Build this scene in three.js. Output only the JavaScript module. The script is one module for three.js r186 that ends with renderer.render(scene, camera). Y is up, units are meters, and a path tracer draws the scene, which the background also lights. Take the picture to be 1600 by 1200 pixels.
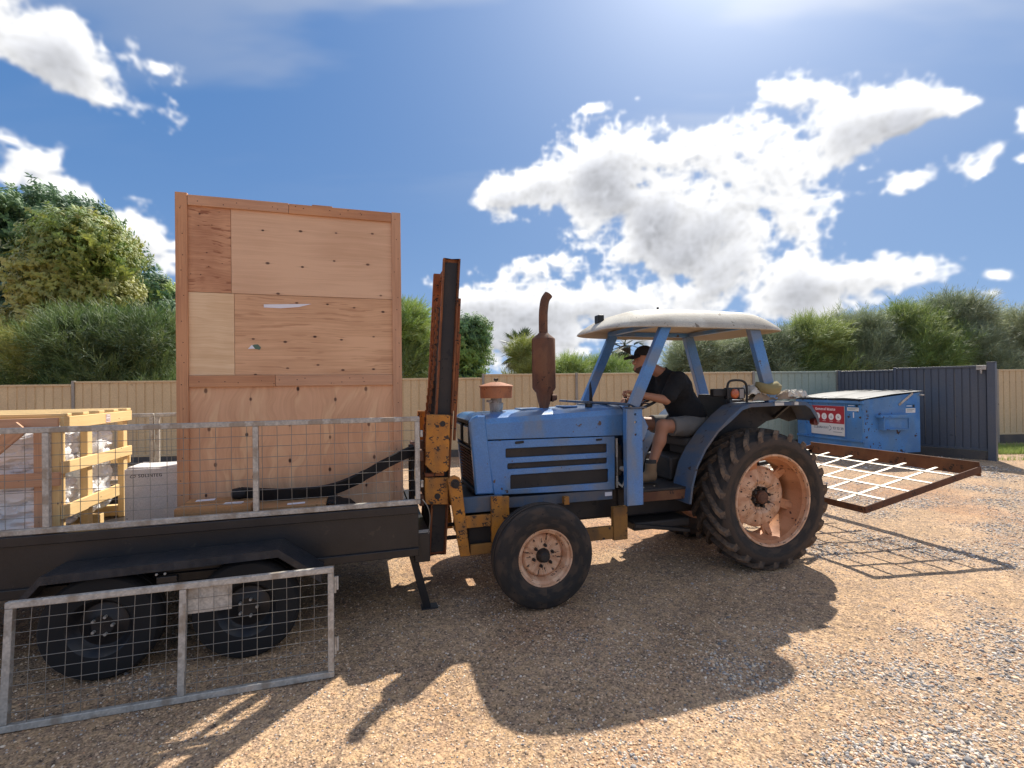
import * as THREE from 'three';
import { mergeGeometries, toCreasedNormals } from 'three/addons/utils/BufferGeometryUtils.js';
import { RoundedBoxGeometry } from 'three/addons/geometries/RoundedBoxGeometry.js';
import { MarchingCubes } from 'three/addons/objects/MarchingCubes.js';

/* ------------------------------------------------------------------ camera, sun, exposure */
const scene = new THREE.Scene();
const camera = new THREE.PerspectiveCamera(75.85, 4 / 3, 0.05, 3000);
camera.position.set(0, 1.75, 0);
camera.rotation.set(0.005, 0, -0.0115);
const renderer = new THREE.WebGLRenderer({ antialias: true });
renderer.setSize(1024, 768);
renderer.toneMapping = THREE.LinearToneMapping;
renderer.toneMappingExposure = 1.55;
renderer.shadowMap.enabled = true;

const SUN = new THREE.Vector3(0.44, 1, -0.85).normalize();
const sun = new THREE.DirectionalLight(new THREE.Color().setRGB(1, 0.94, 0.84), 4.6);
sun.position.copy(SUN).multiplyScalar(60);
sun.castShadow = true; sun.shadow.radius = 1;
sun.shadow.mapSize.set(4096, 4096);
Object.assign(sun.shadow.camera, { left: -28, right: 28, top: 28, bottom: -28, near: 1, far: 140 });
scene.add(sun); scene.add(sun.target);

/* ------------------------------------------------------------------ random numbers and noise */
function rng(seed) { let a = seed >>> 0; return () => { a = (a + 0x6D2B79F5) | 0; let t = Math.imul(a ^ (a >>> 15), 1 | a); t = (t + Math.imul(t ^ (t >>> 7), 61 | t)) ^ t; return ((t ^ (t >>> 14)) >>> 0) / 4294967296; }; }
const rnd = rng(7);
const PERM = new Uint16Array(8192), HV = new Float32Array(4096);
{ const r = rng(99), p = [...Array(4096).keys()]; for (let i = 4095; i > 0; i--) { const j = Math.floor(r() * (i + 1)); [p[i], p[j]] = [p[j], p[i]]; } for (let i = 0; i < 8192; i++) PERM[i] = p[i & 4095]; for (let i = 0; i < 4096; i++) HV[i] = r(); }
const fade = (t) => t * t * t * (t * (t * 6 - 15) + 10);
const mixf = (a, b, t) => a + (b - a) * t;
const clamp = (x, a = 0, b = 1) => Math.max(a, Math.min(b, x));
const sstep = (a, b, x) => { const t = clamp((x - a) / (b - a)); return t * t * (3 - 2 * t); };
function n2(x, y, px, py, s = 0) {           // value noise, repeating every px, py cells
  const xi = Math.floor(x), yi = Math.floor(y), fx = fade(x - xi), fy = fade(y - yi);
  const x0 = ((xi % px) + px) % px, x1 = (x0 + 1) % px, y0 = ((yi % py) + py) % py, y1 = (y0 + 1) % py;
  const h = (a, b) => HV[PERM[(PERM[(a + s * 57) & 4095] + b) & 4095]];
  return mixf(mixf(h(x0, y0), h(x1, y0), fx), mixf(h(x0, y1), h(x1, y1), fx), fy);
}
function fb2(u, v, fx, fy, oct, s = 0) { let a = 0.5, t = 0, n = 0; for (let i = 0; i < oct; i++) { t += a * n2(u * fx, v * fy, fx, fy, s + i); n += a; a *= 0.5; fx *= 2; fy *= 2; } return t / n; }
function n3(x, y, z) {
  const xi = Math.floor(x), yi = Math.floor(y), zi = Math.floor(z), fx = fade(x - xi), fy = fade(y - yi), fz = fade(z - zi);
  const h = (a, b, c) => HV[PERM[(PERM[(PERM[a & 4095] + b) & 4095] + c) & 4095]];
  const l = (b, c) => mixf(h(xi, b, c), h(xi + 1, b, c), fx);
  return mixf(mixf(l(yi, zi), l(yi + 1, zi), fy), mixf(l(yi, zi + 1), l(yi + 1, zi + 1), fy), fz);
}
function fb3(x, y, z, oct) { let a = 0.5, t = 0, n = 0; for (let i = 0; i < oct; i++) { t += a * n3(x, y, z); n += a; a *= 0.52; x = x * 2.03 + 11.3; y = y * 2.03 + 5.1; z = z * 2.03 + 7.7; } return t / n; }

/* ------------------------------------------------------------------ the sky: air and clouds on a sphere */
{
  const W = 2048, H = 1024, data = new Float32Array(W * H * 4), D = Math.PI / 180;
  // cumulus seen that day: azimuth, elevation and half sizes in degrees
  const seen = [[-2.7,20.9,3.8,2.2],[2.5,22.2,4.8,2.5],[7.7,21.3,5.4,3.1],[12.0,23.5,5.2,3.6],[17.6,24.1,5.5,3.5],[23.5,23.8,5.1,3.3],[27.8,23.6,4.2,3.2],[32.8,25.6,2.9,2.2],[36.8,24.0,3.9,2.7],[40.5,22.9,2.4,1.7],[43.0,22.3,1.4,0.8],[34.8,21.5,5.0,2.6],[39.5,18.2,3.3,1.5],[38.1,16.9,2.2,1.1],[21.5,18.7,7.0,3.6],[27.7,16.6,4.4,3.6],[15.5,18.1,3.9,2.6],[14.7,13.5,5.9,2.7],[22.7,14.1,6.5,3.2],[9.1,17.3,2.1,1.7],[2.4,13.8,3.2,1.4],[6.1,14.0,2.1,1.7],[-5.8,9.5,5.1,2.5],[0.1,8.4,6.6,3.3],[7.5,9.0,6.4,3.2],[14.7,9.4,6.0,2.8],[21.4,9.6,6.1,2.3],[27.6,10.4,5.0,2.2],[33.1,10.4,4.4,2.4],[38.1,10.3,3.1,1.7],[-2.9,5.5,8.9,2.9],[7.5,4.6,8.5,2.9],[18.1,6.4,7.6,2.8],[-11.0,6.2,2.9,1.8],[31.5,7.5,5.1,1.6],[44.7,8.7,1.3,0.7],[44.3,7.3,1.0,0.5],[46.3,20.0,0.6,1.8],[-43.7,27.9,4.4,2.9],[-41.7,25.6,3.3,2.0],[-38.7,24.6,3.2,1.2],[-45.2,29.0,3.4,2.4],[-37.5,29.7,0.9,2.0],[-35.6,28.2,1.4,0.7],[-44.2,18.7,2.4,1.3],[-41.8,16.8,1.9,0.9],[-38.3,14.4,2.6,1.5],[-35.9,13.1,3.0,2.8],[-44.2,16.8,3.2,1.1],[14.6,29.6,0.7,0.8],[10.0,29.0,0.8,0.3]];
  const r = rng(31), blobs = seen.slice();
  for (let i = 0; i < 52; i++) { const az = 56 + r() * 248, el = 5 + 55 * Math.pow(r(), 0.8), n = 3 + Math.floor(r() * 7), c = Math.max(0.35, Math.cos(el * D)); for (let k = 0; k < n; k++) blobs.push([az + (r() - 0.5) * 16 / c, el + (r() - 0.5) * 8, 2.4 + 4.6 * r(), 1.4 + 2.8 * r()]); }
  const dirs = blobs.map(([az, el, a, b]) => [az * D, el, a * 0.9, b * 0.88]);
  const field = new Float32Array(W * H);
  for (const [az, el, a, b] of dirs) {
    const i0 = Math.floor((90 - el - 3.2 * b) / 180 * H), i1 = Math.ceil((90 - el + 3.2 * b) / 180 * H);
    for (let j = Math.max(0, i0); j <= Math.min(H - 1, i1); j++) {
      const e = 90 - (j + 0.5) / H * 180, c = Math.max(0.2, Math.cos(e * D)), span = Math.ceil(3.2 * a / c / 360 * W);
      const mid = Math.floor((0.5 + (Math.atan2(-Math.cos(az), Math.sin(az))) / (2 * Math.PI)) * W);
      for (let q = -span; q <= span; q++) {
        const i = ((mid + q) % W + W) % W, dx = q / W * 360 * c / a, dy = (e - el) / b;
        field[j * W + i] += Math.exp(-(dx * dx + dy * dy) * 1.15);
      }
    }
  }
  const dens = new Float32Array(W * H);
  for (let j = 0; j < H * 0.52; j++) {
    const e = (90 - (j + 0.5) / H * 180) * D, ce = Math.cos(e), y = Math.sin(e);
    for (let i = 0; i < W; i++) {
      const f = field[j * W + i]; if (f < 0.02) continue;
      const a = ((i + 0.5) / W - 0.5) * 2 * Math.PI, x = Math.cos(a) * ce, z = Math.sin(a) * ce;
      const wx = n3(x * 9, y * 9, z * 9) - 0.5, wy = n3(x * 21 + 5, y * 21, z * 21) - 0.5;
      const n = fb3(x * 12 + wx * 0.8, y * 18 + wx + wy * 0.5, z * 12 + wy * 0.4, 7), q1 = Math.abs(2 * n3(x * 38 + wx * 2, y * 46 + wy, z * 38) - 1), q2 = Math.abs(2 * n3(x * 84 + wy * 2, y * 96 + wx, z * 84) - 1), q3 = Math.abs(2 * n3(x * 180, y * 190 + wy * 2, z * 180) - 1);
      dens[j * W + i] = Math.max(0, Math.min(f, 1.25) * 0.86 + (n - 0.5) * 2.7 - (q1 - 0.4) * 0.38 - (q2 - 0.4) * 0.26 - (q3 - 0.4) * 0.16 - 0.40);
    }
  }
  const blur = (src, rad, lift) => {              // mean density over a patch of sky a little nearer the sun
    const t = new Float32Array(W * H), o = new Float32Array(W * H), hj = Math.floor(H * 0.52), k = 2 * rad + 1;
    for (let j = 0; j < hj; j++) { let a = 0; for (let q = -rad; q <= rad; q++) a += src[j * W + (q + W) % W]; for (let i = 0; i < W; i++) { t[j * W + i] = a / k; a += src[j * W + (i + rad + 1) % W] - src[j * W + (i - rad + W) % W]; } }
    for (let i = 0; i < W; i++) for (let j = 0, a = 0; j < hj; j++) { if (j === 0) { a = 0; for (let q = 0; q <= rad; q++) a += t[q * W + i]; } o[Math.min(hj - 1, j + lift) * W + i] = a / k; a += (j + rad + 1 < hj ? t[(j + rad + 1) * W + i] : 0) - (j - rad >= 0 ? t[(j - rad) * W + i] : 0); }
    return o;
  };
  const b4 = blur(blur(dens, 3, 2), 2, 0), b12 = blur(blur(dens, 8, 7), 6, 0);
  const dAt = (i, j) => dens[Math.max(0, Math.min(H - 1, Math.round(j))) * W + ((Math.round(i) % W) + W) % W];
  for (let j = 0; j < H; j++) {
    const eDeg = 90 - (j + 0.5) / H * 180, e = eDeg * D, ce = Math.cos(e), y = Math.sin(e), jj = H - 1 - j;
    for (let i = 0; i < W; i++) {
      const a = ((i + 0.5) / W - 0.5) * 2 * Math.PI, x = Math.cos(a) * ce, z = Math.sin(a) * ce;
      const cs = clamp(x * SUN.x + y * SUN.y + z * SUN.z, -1, 1), ang = Math.acos(cs) / D;
      const h = Math.pow(1 - clamp(y), 3.2), o = (jj * W + i) * 4;
      let R = mixf(0.024, 0.20, h), G = mixf(0.115, 0.32, h), B = mixf(0.315, 0.51, h);
      const mie = 0.62 * Math.exp(-ang / 14.5) + 0.05 * Math.exp(-ang / 30) + 1.5 * Math.exp(-ang / 4);
      R += mie * 1.0; G += mie * 0.97; B += mie * 0.9;
      if (y > 0) {
        // thin high veil in streaks
        const vl = fb3(x / (y + 0.12) * 1.4 + 3, 2.2, z / (y + 0.12) * 4.2, 5), veil = 0.8 * sstep(0.44, 0.70, vl) * sstep(0.3, 0.62, y) * (0.25 + 0.75 * Math.exp(-ang / 26));
        const vl2 = 0.42 + 0.5 * Math.exp(-ang / 18);
        R = mixf(R, vl2, veil); G = mixf(G, vl2 * 1.02, veil); B = mixf(B, vl2 * 1.06, veil);
        const d = dens[j * W + i];
        if (d > 0) {
          const o2 = j * W + i, rel = d - b4[o2], al = sstep(0.0, 0.32, d) * (0.5 + 0.5 * sstep(0.1, 0.55, d)), thick = sstep(0.35, 1.35, 0.35 * d + 0.75 * b12[o2]);
          const rim = 0.66 + 0.26 * Math.exp(-ang / 20), shade = mixf(rim, 0.33, thick * 0.92) * clamp(1 + rel * 0.85 + (b4[o2] - b12[o2]) * 0.22, 0.62, 1.4);
          const cr = shade * mixf(1, 0.96, thick), cg = shade * mixf(1, 0.985, thick), cb = shade * mixf(1.0, 1.06, thick);
          R = mixf(R, cr, al); G = mixf(G, cg, al); B = mixf(B, cb, al);
        }
      } else { const g = sstep(0, -0.1, y); R = mixf(R, 0.30, g); G = mixf(G, 0.22, g); B = mixf(B, 0.15, g); }
      data[o] = R; data[o + 1] = G; data[o + 2] = B; data[o + 3] = 1;
    }
  }
  const sky = new THREE.DataTexture(data, W, H, THREE.RGBAFormat, THREE.FloatType);
  sky.mapping = THREE.EquirectangularReflectionMapping; sky.magFilter = sky.minFilter = THREE.LinearFilter; sky.needsUpdate = true;
  scene.background = sky; scene.environment = sky;
  scene.environmentIntensity = 1; scene.backgroundIntensity = 1;
}

/* ------------------------------------------------------------------ textures and materials */
function tex(size, fn, tile = 1, srgb = true, sy = size) {
  const d = new Uint8Array(size * sy * 4);
  for (let y = 0; y < sy; y++) for (let x = 0; x < size; x++) { const c = fn(x / size, y / sy), o = (y * size + x) * 4; d[o] = clamp(c[0]) * 255; d[o + 1] = clamp(c[1]) * 255; d[o + 2] = clamp(c[2]) * 255; d[o + 3] = 255; }
  const t = new THREE.DataTexture(d, size, sy); t.wrapS = t.wrapT = THREE.RepeatWrapping; t.magFilter = THREE.LinearFilter; t.minFilter = THREE.LinearFilter;
  if (srgb) t.colorSpace = THREE.SRGBColorSpace; const [tu, tv] = Array.isArray(tile) ? tile : [tile, tile]; t.repeat.set(1 / tu, 1 / tv); t.needsUpdate = true; return t;
}
const hex = (h) => [(h >> 16 & 255) / 255, (h >> 8 & 255) / 255, (h & 255) / 255];
const lerp3 = (a, b, t) => [mixf(a[0], b[0], t), mixf(a[1], b[1], t), mixf(a[2], b[2], t)];
const grainBump = tex(256, (u, v) => { const n = 0.6 * fb2(u, v, 16, 16, 4, 3) + 0.4 * n2(u * 128, v * 128, 128, 128, 9); return [n, n, n]; }, 0.25, false);
// worn paint: base colour, faded patches, chips down to another colour, dust
function paint(o) {
  const b = hex(o.base), f = hex(o.fade ?? o.base), ch = hex(o.chip ?? 0x2a2522), du = hex(o.dust ?? 0x9a7a5c), s = o.seed ?? 1;
  const map = tex(512, (u, v) => {
    let c = lerp3(b, f, sstep(0.38, 0.66, fb2(u, v, 4, 4, 5, s)) * (o.fadeAmt ?? 0.6));
    const g = 0.94 + 0.12 * n2(u * 200, v * 200, 200, 200, s + 5); c = c.map((q) => q * g);
    c = lerp3(c, du, (o.dustAmt ?? 0.2) * sstep(0.36, 0.72, fb2(u, v, o.dustU ?? 6, o.dustV ?? 3, 5, s + 20)));
    const cm = fb2(u, v, 10, 10, 5, s + 40) * 0.62 + fb2(u, v, 40, 40, 3, s + 60) * 0.38, th = 0.76 - (o.chipAmt ?? 0.3) * 0.25;
    return lerp3(c, ch, sstep(th, th + 0.03, cm));
  }, o.tile ?? 0.8);
  return new THREE.MeshStandardMaterial({ map, roughness: o.rough ?? 0.55, metalness: o.metal ?? 0, bumpMap: grainBump, bumpScale: o.bump ?? 0.0008 });
}
function plain(h, rough = 0.7, metal = 0, bump = 0.0006) { return new THREE.MeshStandardMaterial({ color: h, roughness: rough, metalness: metal, bumpMap: bump ? grainBump : null, bumpScale: bump }); }
// wood with the grain along u; knots, peg holes and splits
function wood(o) {
  const b = hex(o.base), d = hex(o.dark), s = o.seed ?? 1, r = rng(s * 17 + 3), knots = [], k = o.knots ?? 0;
  for (let i = 0; i < k; i++) knots.push(o.rows ? [((i % o.rows) + 0.5 + (r() - 0.5) * 0.22 + 0.4 * (Math.floor(i / o.rows) % 2)) / o.rows % 1, (Math.floor(i / o.rows) + 0.5 + (r() - 0.5) * 0.35) / (k / o.rows), 0.0075 + 0.004 * r(), 0.55 + 0.4 * r()] : [r(), r(), 0.004 + 0.01 * r() * r(), 0.5 + 0.5 * r()]);
  const N = 768, asp = o.asp ?? 1;
  const map = tex(N, (u, v) => {
    let bend = (fb2(u, v, 3, 4, 3, s) - 0.5) * (o.wave ?? 0.06);
    let kd = 0;
    for (const [ku, kv, kr, ks] of knots) { let du = Math.abs(u - ku); du = Math.min(du, 1 - du) * asp; let dv = Math.abs(v - kv); dv = Math.min(dv, 1 - dv); if (du < 0.09 && dv < 0.05) { bend += 0.010 * Math.exp(-(du * du * 0.3 + dv * dv) / (kr * kr * 9)) * (v > kv ? 1 : -1); kd = Math.max(kd, ks * sstep(kr * 1.3, kr * 0.55, Math.hypot(du * 0.6, dv))); kd = Math.max(kd, 0.30 * ks * sstep(0.07, 0.0, du) * sstep(kr * 0.55, 0, dv)); } }
    const vv = v + bend;
    const fine = fb2(u, vv, 4, 120, 3, s + 8), mid = fb2(u, vv, 2, 22, 4, s + 14), blot = fb2(u, v, 3, 3, 4, s + 22);
    let t = 0.32 * (mid - 0.35) + 0.34 * (fine - 0.4) + 0.45 * (blot - 0.42);
    let c = lerp3(b, d, clamp(t * (o.contrast ?? 1.2)));
    if (o.streak) c = lerp3(c, d, o.streak * sstep(0.62, 0.74, fb2(u, vv, 6, 60, 3, s + 31)) * sstep(0.4, 0.6, fb2(u, v, 5, 5, 3, s + 33)));
    if (o.pale) c = lerp3(c, hex(o.pale), 0.6 * sstep(0.6, 0.75, fb2(u, vv, 3, 16, 4, s + 41)));
    return lerp3(c, hex(0x38221a), kd);
  }, o.tile ?? [1.2, 1.2]);
  return new THREE.MeshStandardMaterial({ map, roughness: 0.78, bumpMap: grainBump, bumpScale: 0.0008 });
}
function lacquer(m) { return new THREE.MeshPhysicalMaterial({ map: m.map, roughness: m.roughness, bumpMap: m.bumpMap, bumpScale: m.bumpScale, clearcoat: 0.55, clearcoatRoughness: 0.22 }); }
const M = {
  blue: lacquer(paint({ base: 0x457bb6, fade: 0x5486bb, dust: 0x8a7b72, dustAmt: 0.5, chip: 0x4a3a34, chipAmt: 0.12, rough: 0.38, seed: 2, tile: 1.3 })),
  blueDull: paint({ base: 0x3f5877, fade: 0x525f6d, dust: 0x77675c, dustAmt: 0.6, chip: 0x3a302c, chipAmt: 0.2, rough: 0.7, seed: 4 }),
  binBlue: paint({ base: 0x3c79ba, fade: 0x5d92c6, dust: 0x7f8488, dustAmt: 0.3, chip: 0x3a2a26, chipAmt: 0.3, rough: 0.55, seed: 6, tile: 1.6 }),
  orange: paint({ base: 0xc27f2c, fade: 0xa86c2c, dust: 0x7a5c40, dustAmt: 0.35, chip: 0x3c2b22, chipAmt: 0.62, rough: 0.6, seed: 8, tile: 0.4}),
  orangeDirty: paint({ base: 0x9a6c34, fade: 0x7d5a34, dust: 0x5e4937, dustAmt: 0.7, chip: 0x3a2a22, chipAmt: 0.45, rough: 0.8, seed: 10, tile: 0.6 }),
  rust: paint({ base: 0x5a3a28, fade: 0x6e452c, dust: 0x84603f, dustAmt: 0.35, chip: 0x2a211d, chipAmt: 0.4, rough: 0.85, seed: 12, tile: 0.6 }),
  rustBright: paint({ base: 0x80492a, fade: 0x9b6236, dust: 0x5a3a28, dustAmt: 0.5, chip: 0x33241e, chipAmt: 0.5, rough: 0.85, seed: 13, tile: 0.5 }),
  grease: paint({ base: 0x272321, fade: 0x302a26, dust: 0x50402f, dustAmt: 0.3, chip: 0x1a1716, chipAmt: 0.4, rough: 0.6, seed: 14 }),
  muffler: paint({ base: 0x6d4a36, fade: 0x7d5940, dust: 0x503a30, dustAmt: 0.5, chip: 0x3d2b24, chipAmt: 0.35, rough: 0.85, seed: 16, tile: 0.5 }),
  cleaner: paint({ base: 0xb0714a, fade: 0x9d6342, dust: 0x86604a, dustAmt: 0.3, chip: 0x54382c, chipAmt: 0.25, rough: 0.75, seed: 17, tile: 0.5 }),
  rim: paint({ base: 0xdcb492, fade: 0xd0a283, dust: 0xb27b55, dustAmt: 0.45, chip: 0x4a3026, chipAmt: 0.5, rough: 0.6, seed: 18, tile: 0.35}),
  rimBed: paint({ base: 0xc78e66, fade: 0xb97d56, dust: 0xa0683f, dustAmt: 0.4, chip: 0x54342a, chipAmt: 0.35, rough: 0.7, seed: 19, tile: 0.6 }),
  rubber: paint({ base: 0x2e2a27, fade: 0x36302b, dust: 0x6b5340, dustAmt: 0.4, chip: 0x1d1b1a, chipAmt: 0.2, rough: 0.9, seed: 20, dustU: 2, dustV: 7, tile: 0.3, bump: 0.0015 }),
  lug: paint({ base: 0x403832, fade: 0x574a3f, dust: 0x947558, dustAmt: 0.7, chip: 0x23201e, chipAmt: 0.2, rough: 0.92, seed: 21, tile: 0.3, bump: 0.0015 }),
  cleanRubber: plain(0x1c1b1b, 0.85),
  black: paint({ base: 0x1b1b1d, fade: 0x232326, dust: 0x4a4038, dustAmt: 0.22, chip: 0x38322e, chipAmt: 0.2, rough: 0.38, seed: 22, tile: 1.2 }),
  blackPlastic: plain(0x191919, 0.5),
  galv: (() => { const map = tex(512, (u, v) => { const n = fb2(u, v, 20, 20, 3, 71), m = n2(u * 60, v * 60, 60, 60, 73), g = 0.70 + 0.16 * (n - 0.5) + 0.10 * (m - 0.5); const d = sstep(0.55, 0.75, fb2(u, v, 6, 6, 4, 75)); return lerp3([g, g * 0.97, g * 0.915], [0.52, 0.46, 0.39], d * 0.55); }, 0.5); return new THREE.MeshStandardMaterial({ map, roughness: 0.5, metalness: 0.2, bumpMap: grainBump, bumpScale: 0.0005 }); })(),
  wire: new THREE.MeshStandardMaterial({ color: 0x8f8c85, roughness: 0.45, metalness: 0.6 }),
  roof: paint({ base: 0xc9c3b4, fade: 0xb9b09d, dust: 0x8e8270, dustAmt: 0.35, chip: 0x7c705f, chipAmt: 0.15, rough: 0.6, seed: 24, tile: 1.1 }),
  roofLining: plain(0xa69680, 0.9),
  fenceCream: paint({ base: 0xd2b98f, fade: 0xcbb28a, dust: 0xb39a78, dustAmt: 0.2, chip: 0xb09874, chipAmt: 0.04, rough: 0.5, seed: 26, tile: 2.2, bump: 0.0003 }),
  fencePost: paint({ base: 0x9a948a, fade: 0x8c867c, dustAmt: 0.15, chip: 0x706a62, chipAmt: 0.1, rough: 0.5, seed: 27, tile: 2, bump: 0.0003 }),
  fenceGreen: paint({ base: 0xa9b4a2, fade: 0xb3bdab, dust: 0x97a08f, dustAmt: 0.2, chip: 0x8f9888, chipAmt: 0.04, rough: 0.5, seed: 28, tile: 2.2, bump: 0.0003 }),
  fenceGrey: paint({ base: 0x525964, fade: 0x575d66, dust: 0x6d675f, dustAmt: 0.25, chip: 0x454b54, chipAmt: 0.06, rough: 0.42, seed: 29, tile: 2.2, bump: 0.0003 }),
  plinth: paint({ base: 0x58534f, fade: 0x665e57, dust: 0x80705f, dustAmt: 0.4, chip: 0x403c39, chipAmt: 0.2, rough: 0.95, seed: 30, tile: 1.4, bump: 0.002 }),
  plyDark: wood({ base: 0xcf9d78, dark: 0x935f43, seed: 3, knots: 22, streak: 0.9, contrast: 1.5, tile: [0.5, 0.7], asp: 0.8 }),
  plyTop: wood({ base: 0xdeb795, dark: 0xb58a6a, seed: 5, knots: 15, rows: 5, contrast: 1.15, tile: [1.3, 0.8], asp: 1.6 }),
  plyLight: wood({ base: 0xe8c9a2, dark: 0xb98c60, seed: 7, knots: 5, contrast: 1.2, tile: [0.7, 0.75] }),
  plyMid: wood({ base: 0xdfb38c, dark: 0xa97a58, seed: 9, knots: 18, rows: 6, contrast: 1.4, streak: 0.5, tile: [1.3, 0.72], asp: 1.7 }),
  plyLow: wood({ base: 0xdcac86, dark: 0xae7d5c, seed: 11, knots: 16, rows: 4, contrast: 1.15, wave: 0.2, pale: 0xe6bf94, tile: [1.1, 1.15] }),
  batten: wood({ base: 0xc9946c, dark: 0x916046, seed: 13, knots: 9, contrast: 1.4, wave: 0.04, tile: [1.1, 0.35], asp: 3 }),
  battenB: wood({ base: 0xcd9e7c, dark: 0x9a6f54, seed: 15, knots: 5, contrast: 1.3, wave: 0.04, tile: [0.9, 0.3], asp: 3 }),
  pine: wood({ base: 0xe6c48b, dark: 0xc39a5f, seed: 17, knots: 6, contrast: 1.0, wave: 0.05, tile: [1.0, 0.3], asp: 3 }),
  card: paint({ base: 0xb1865c, fade: 0xa97d54, dust: 0x97714d, dustAmt: 0.25, chip: 0x8b6644, chipAmt: 0.08, rough: 0.9, seed: 32, tile: 0.9 }),
  boxWhite: paint({ base: 0xd6d0cb, fade: 0xcfc8c2, dust: 0xb0a69b, dustAmt: 0.2, chip: 0xa89e94, chipAmt: 0.06, rough: 0.8, seed: 33, tile: 0.9 }),
  wrap: new THREE.MeshPhysicalMaterial({ color: 0xe6e6e6, roughness: 0.35, clearcoat: 0.4, clearcoatRoughness: 0.25, bumpMap: tex(256, (u, v) => { const n = Math.abs(2 * fb2(u, v, 5, 14, 4, 81) - 1); return [n, n, n]; }, 0.5, false), bumpScale: 0.008 }),
  wrapGrey: plain(0x8b8784, 0.5, 0, 0.003),
  paper: plain(0xe4e4ea, 0.8),
  strap: plain(0x17171a, 0.75, 0, 0.001),
  sand: null, leaf: null,
};

/* ------------------------------------------------------------------ building blocks */
const YAW = 16.7 * Math.PI / 180, ORG = new THREE.Vector3(0.227, 0, -3.819);   // the yard frame: t along the tractor, w towards its near side
const yard = (t, y, w) => new THREE.Vector3(ORG.x + t * Math.cos(YAW) + w * Math.sin(YAW), y, ORG.z - t * Math.sin(YAW) + w * Math.cos(YAW));
const offs = new Map(), taken = {};
function numbered(n) { taken[n] = (taken[n] ?? -1) + 1; return taken[n] ? n + '_' + String(taken[n]).padStart(3, '0') : n; }
function tag(o, label, category, group, kind) { if (label) o.userData.label = label; if (category) o.userData.category = category; if (group) o.userData.group = group; if (kind) o.userData.kind = kind; return o; }
function yardThing(name, label, category, base, group) { const o = new THREE.Group(); o.name = numbered(name); o.position.copy(yard(...base)); o.rotation.y = YAW; offs.set(o, base); scene.add(o); return tag(o, label, category, group); }
function worldThing(name, label, category, [x, y, z], yaw = 0, group) { const o = new THREE.Group(); o.name = numbered(name); o.position.set(x, y, z); o.rotation.y = yaw; scene.add(o); return tag(o, label, category, group); }
function offsetOf(p) { for (let q = p; q; q = q.parent) { if (offs.has(q)) return offs.get(q); } return [0, 0, 0]; }
function mesh(name, geo, mat, parent) { const m = new THREE.Mesh(geo, mat); m.name = name; parent.add(m); return m; }
function subgroup(name, parent, pos) { const g = new THREE.Group(); g.name = name; const o = offsetOf(parent); g.position.set(pos[0] - o[0], pos[1] - o[1], pos[2] - o[2]); offs.set(g, [0, 0, 0]); parent.add(g); return g; }

function uvBox(g, grain = 0, ou = rnd() * 3, ov = rnd() * 3) {     // uv in metres by the way each face points, u along the grain axis
  if (g.index) g = g.toNonIndexed();
  const p = g.attributes.position, uv = new Float32Array(p.count * 2), a = new THREE.Vector3(), b = new THREE.Vector3(), c = new THREE.Vector3();
  for (let i = 0; i < p.count; i += 3) {
    a.fromBufferAttribute(p, i); b.fromBufferAttribute(p, i + 1); c.fromBufferAttribute(p, i + 2);
    const n = b.clone().sub(a).cross(c.clone().sub(a)), m = [Math.abs(n.x), Math.abs(n.y), Math.abs(n.z)], ax = m[0] >= m[1] && m[0] >= m[2] ? 0 : m[1] >= m[2] ? 1 : 2;
    const rest = [0, 1, 2].filter((k) => k !== ax), U = rest.includes(grain) ? grain : rest[0], V = rest.find((k) => k !== U);
    [a, b, c].forEach((q, k) => { const v = [q.x, q.y, q.z]; uv[(i + k) * 2] = v[U] + ou; uv[(i + k) * 2 + 1] = v[V] + ov; });
  }
  g.setAttribute('uv', new THREE.BufferAttribute(uv, 2)); return g;
}
const V3 = (p) => new THREE.Vector3(p[0], p[1], p[2]);
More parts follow.
